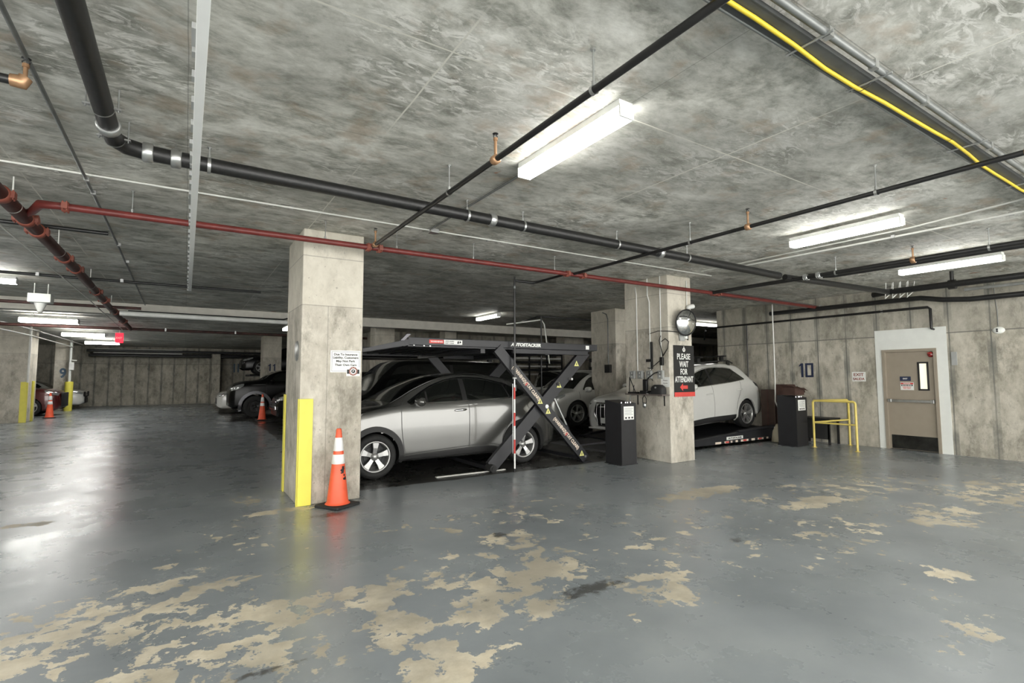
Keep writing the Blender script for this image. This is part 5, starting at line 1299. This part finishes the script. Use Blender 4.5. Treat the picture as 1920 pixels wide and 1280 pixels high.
o = thing('paper_note', 'cream paper notice above the black pouch on the column', 'paper', (7.278, 6.29, 1.43)); MB().box(-.003, -.10, -.09, 0, .10, .09).build('sheet', 'signwhite', o)
m = MB(); put_text(m, 'Please', (-.003, 0, .03), (0, -1, 0), (0, 0, 1), .035, .10); put_text(m, 'thanks', (-.003, 0, -.02), (0, -1, 0), (0, 0, 1), .03, .10); m.build('lettering', 'wood', o)
o = thing('hanging_lock', 'small black padlock hanging under the shelf', 'padlock', (7.13, 6.66, 1.188)); MB().tube([(0, 0, 0), (0, .05, -.06), (0, .04, -.14), (0, 0, -.17), (0, -.04, -.14), (0, -.04, -.06), (0, 0, 0)], .007, 6).build('lead_loop', 'black', o); m = MB(); m.lathe([(.001, -.24), (.03, -.22), (.038, -.18), (.03, -.14), (.001, -.13)], n=14); m.build('lock_body', 'steel', o)
o = thing('dangling_cord', 'dark cord running from the shelf down behind the control post', 'cable', (7.16, 7.04, 1.18)); MB().tube([(0, 0, 0), (-.02, .03, -.3), (0, .18, -.8), (.0, .26, -1.17)], .009, 6).build('cable_sheath', 'dullsteel', o)

# ------------------------------------------------------------------ control posts
def control_post(label, x, y, h=1.06, w=.36, d=.40):
    o = thing('control_post', label, 'control post', (x, y, 0)); b = .03
    m = MB(); m.prism([(0, 0), (d, 0), (d, h + .05), (0, h)], w, 'yz', -w / 2); m.build('cabinet', 'postgrey', o)
    m = MB(); m.box(-w / 2 + .005, -.004, .02, w / 2 - .005, 0, h - .02, .001); m.build('front_panel', 'postgrey', o)
    s = MB().box(-w * .33, -.008, h - .28, w * .34, -.0042, h - .05).build('instruction_label', 'signwhite', o)
    m = MB(); 
    for k in range(3): m.box(-.09 + .075 * k, -.0095, h - .262, -.05 + .075 * k, -.0082, h - .232)
    for k in range(5): m.box(-.10, -.0095, h - .09 - k * .026, .10 - (k % 2) * .03, -.0082, h - .085 - k * .026)
    m.build('label_print', 'cladding', s)
    m = MB()
    for k, xx in enumerate((-.12, -.02, .03, .10)): m.tube([(xx, .05, h), (xx, .05, h + .025)], .014, 10)
    m.build('push_buttons', 'chrome', o)
    m = MB(); m.box(-w / 2 - .02, -.01, 0, w / 2 + .02, d + .01, .012); m.build('foot_plate', 'postgrey', o)
    return o
control_post('dark control post left of the mirror column', 6.555, 6.50)
control_post('dark control post below the painted numeral 10', 11.46, 6.13, 1.06, .44, .42)
conduit('long pale post conduit dropping to the control post below numeral 10', [(11.52, 6.74, 3.34), (11.52, 6.74, 1.45), (11.50, 6.74, .95), (11.47, 6.68, .84), (11.46, 6.57, .82)], .014, 'whitesteel')
o = thing('cardboard_box', 'brown crumpled box on top of the control post below numeral 10', 'box', (11.50, 6.30, 1.112))
m = MB(); m.box(-.19, -.12, 0, .19, .14, .16); m.build('box_body', 'cardred', o)
m = MB(); m.add([(-.19, -.12, .16), (.19, -.12, .16), (.22, -.20, .09), (-.21, -.18, .2)], [(0, 1, 2, 3)]); m.add([(.19, -.12, .16), (.19, .14, .16), (.29, .12, .04), (.28, -.1, .05)], [(0, 1, 2, 3)]); m.add([(-.19, -.12, .16), (-.19, .14, .16), (-.25, .16, .22), (-.26, -.1, .2)], [(0, 1, 2, 3)]); m.build('box_flaps', 'cardred', o, False)
# tall cardboard against the wall
o = thing('tall_carton', 'tall brown carton standing against the wall behind the white car', 'carton', (12.38, 7.30, 0)); MB().box(-.18, -.12, 0, .20, .22, 1.20, .004).build('carton_body', 'card', o)
MB().box(-.1825, .03, .0, -.1795, .07, 1.20).build('tape_strip', 'cardred', o)
o = thing('tall_carton', 'dark brown carton beside the conduit against the wall', 'carton', (12.40, 7.00, 0)); MB().box(-.18, -.14, 0, .16, .14, 1.33, .004).build('carton_body', 'cardred', o)
m = MB(); m.add([(-.18, -.14, 1.33), (.16, -.14, 1.33), (.16, -.2, 1.22), (-.18, -.2, 1.2)], [(0, 1, 2, 3)]); m.build('carton_flap', 'cardred', o, False)
o = thing('debris_bag', 'cream crumpled bag beside the control post below numeral 10', 'bag', (11.65, 6.80, 0)); m = MB(); m.lathe([(.001, 0), (.12, .01), (.14, .12), (.10, .26), (.05, .36), (.03, .42), (.001, .43)], n=12)
rnd = random.Random(5); m.v = [(a + rnd.uniform(-.015, .015), b + rnd.uniform(-.015, .015), c) for a, b, c in m.v]; m.build('bag_body', 'plasticbag', o)
# drum-like black bin behind
# yellow rail
o = thing('guard_rail', 'yellow pipe guard rail standing on the floor near the door', 'guard rail', (11.53, 5.50, 0))
r = .022; X1 = 11.53; 
loc = lambda *p: (p[0] - 11.53, p[1] - 5.50, p[2])
MB().tube([loc(X1, 5.92, 0), loc(X1, 5.92, .96), loc(X1, 5.905, .985), loc(X1, 5.88, 1.0), loc(X1, 5.12, 1.0), loc(X1, 5.095, .985), loc(X1, 5.08, .96), loc(X1, 5.08, 0)], r, 12).build('front_hoop', 'yellowrail', o)
MB().tube([loc(X1, 5.90, 1.0), loc(12.45, 5.66, 1.0), loc(12.50, 5.65, .97), loc(12.50, 5.65, 0)], r, 12).build('side_hoop', 'yellowrail', o)
MB().tube([loc(X1, 5.92, .53), loc(X1, 5.08, .53)], r * .85, 10).build('middle_rail', 'yellowrail', o)
MB().tube([loc(X1, 5.92, .53), loc(12.50, 5.65, .56)], r * .85, 10).build('side_middle_rail', 'yellowrail', o)
m = MB()
for p in ((X1, 5.92), (X1, 5.08), (12.50, 5.65)): m.lathe([(.001, .008), (.045, .008), (.05, 0)], loc(p[0], p[1], 0), n=16)
m.build('floor_flange', 'yellowrail', o)
o = thing('folded_bench', 'dark low table standing against the wall behind the yellow rail', 'table', (12.33, 6.22, 0))
MB().box(-.24, -.36, .54, .24, .36, .585, .006).build('table_top', 'black', o); MB().box(-.22, -.33, .12, -.19, .30, .54).build('side_panel', 'cladding', o)
for x in (-.2, .2):
    for y in (-.32, .32): MB().box(x - .02, y - .02, 0, x + .02, y + .02, .54).build('leg', 'black', o)

# ------------------------------------------------------------------ striped pole and black sprinkler drop in front of the lift
o = thing('striped_pole', 'thin red and white striped pole standing before the lift', 'pole', (4.52, 7.02, 0))
z = .05; k = 0
MB().tube([(0, 0, 0), (0, 0, .06)], .018, 10).build('pole_foot', 'black', o)
for k, (z0, z1) in enumerate(((.06, .30), (.30, .52), (.52, .74), (.74, .95), (.95, 1.17), (1.17, 1.36))):
    MB().tube([(0, 0, z0), (0, 0, z1)], .0145, 10).build('pole_segment', 'signwhite' if k % 2 == 0 else 'signred', o)
MB().tube([(.0, 0, 1.36), (0, 0, 1.50)], .012, 8).build('pole_tip', 'steel', o); MB().tube([(-.03, 0, 1.51), (.03, 0, 1.51)], .02, 10).build('pole_cap', 'steel', o)
MB().tube([(-.028, .01, .3), (-.028, .01, 1.42)], .005, 6).build('guide_wire', 'steel', o)
o = thing('drop_pipe', 'thin black vertical pipe from the ceiling down to the lift arms', 'pipe', (4.58, 7.10, 1.34))
MB().tube([(0, 0, 0), (0, 0, 1.86)], .017, 10).build('pipe_run', 'blackpipe', o); m = MB(); m.tube([(0, 0, -.04), (0, 0, .06)], .024, 10); m.tube([(0, 0, 1.66), (0, 0, 1.70)], .024, 10); m.build('sleeve', 'dullsteel', o)
conduit('black bent pipe on the ceiling behind the lift, running to the mirror column', [(8.0, 12.0, 3.10), (7.95, 11.2, 3.15), (8.3, 11.05, 3.15), (11.5, 11.05, 3.15)], .024, 'blackpipe', name='distant_sprinkler_pipe', cat='pipe')
for x, lb in ((7.97, 'left thin black drop pipe behind the lift beam'), (10.0, 'right thin black drop pipe behind the lift beam')):
    conduit(lb, [(x, 11.05, 3.15), (x, 11.05, .9)], .018, 'blackpipe', name='thin_drop_pipe', cat='pipe')
conduit('pale bent conduit hanging beside the far lamp behind the lift', [(7.4, 11.9, 2.98), (8.3, 11.5, 3.12), (8.4, 11.5, 3.0), (8.5, 11.4, 1.9)], .02, 'whitesteel')

# ------------------------------------------------------------------ camera, world, view
cam = bpy.data.cameras.new('camera'); co = bpy.data.objects.new('camera', cam); COL.objects.link(co)
cam.sensor_width = 36; cam.lens = 958.386 / 1920 * 36; cam.clip_start = .05
R = Matrix.Rotation(radians(-32.518), 4, 'Z') @ Matrix.Rotation(pi / 2 + radians(4.031), 4, 'X') @ Matrix.Rotation(radians(-.186), 4, 'Z')
co.matrix_world = Matrix.Translation((0, 0, 1.52)) @ R
SC.camera = co
w = bpy.data.worlds.new('world'); SC.world = w; w.use_nodes = True
w.node_tree.nodes['Background'].inputs[0].default_value = (1.0, .985, .94, 1); w.node_tree.nodes['Background'].inputs[1].default_value = 2.2
SC.view_settings.view_transform = 'Standard'; SC.view_settings.look = 'None'; SC.view_settings.gamma = 1
SC.view_settings.exposure = 1.7
SC.view_settings.use_curve_mapping = False
cy = SC.cycles
cy.use_denoising = True; cy.max_bounces = 5; cy.diffuse_bounces = 4; cy.glossy_bounces = 3; cy.transmission_bounces = 2; cy.use_adaptive_sampling = True; cy.adaptive_threshold = .03; cy.caustics_reflective = False; cy.caustics_refractive = False; cy.sample_clamp_indirect = 6
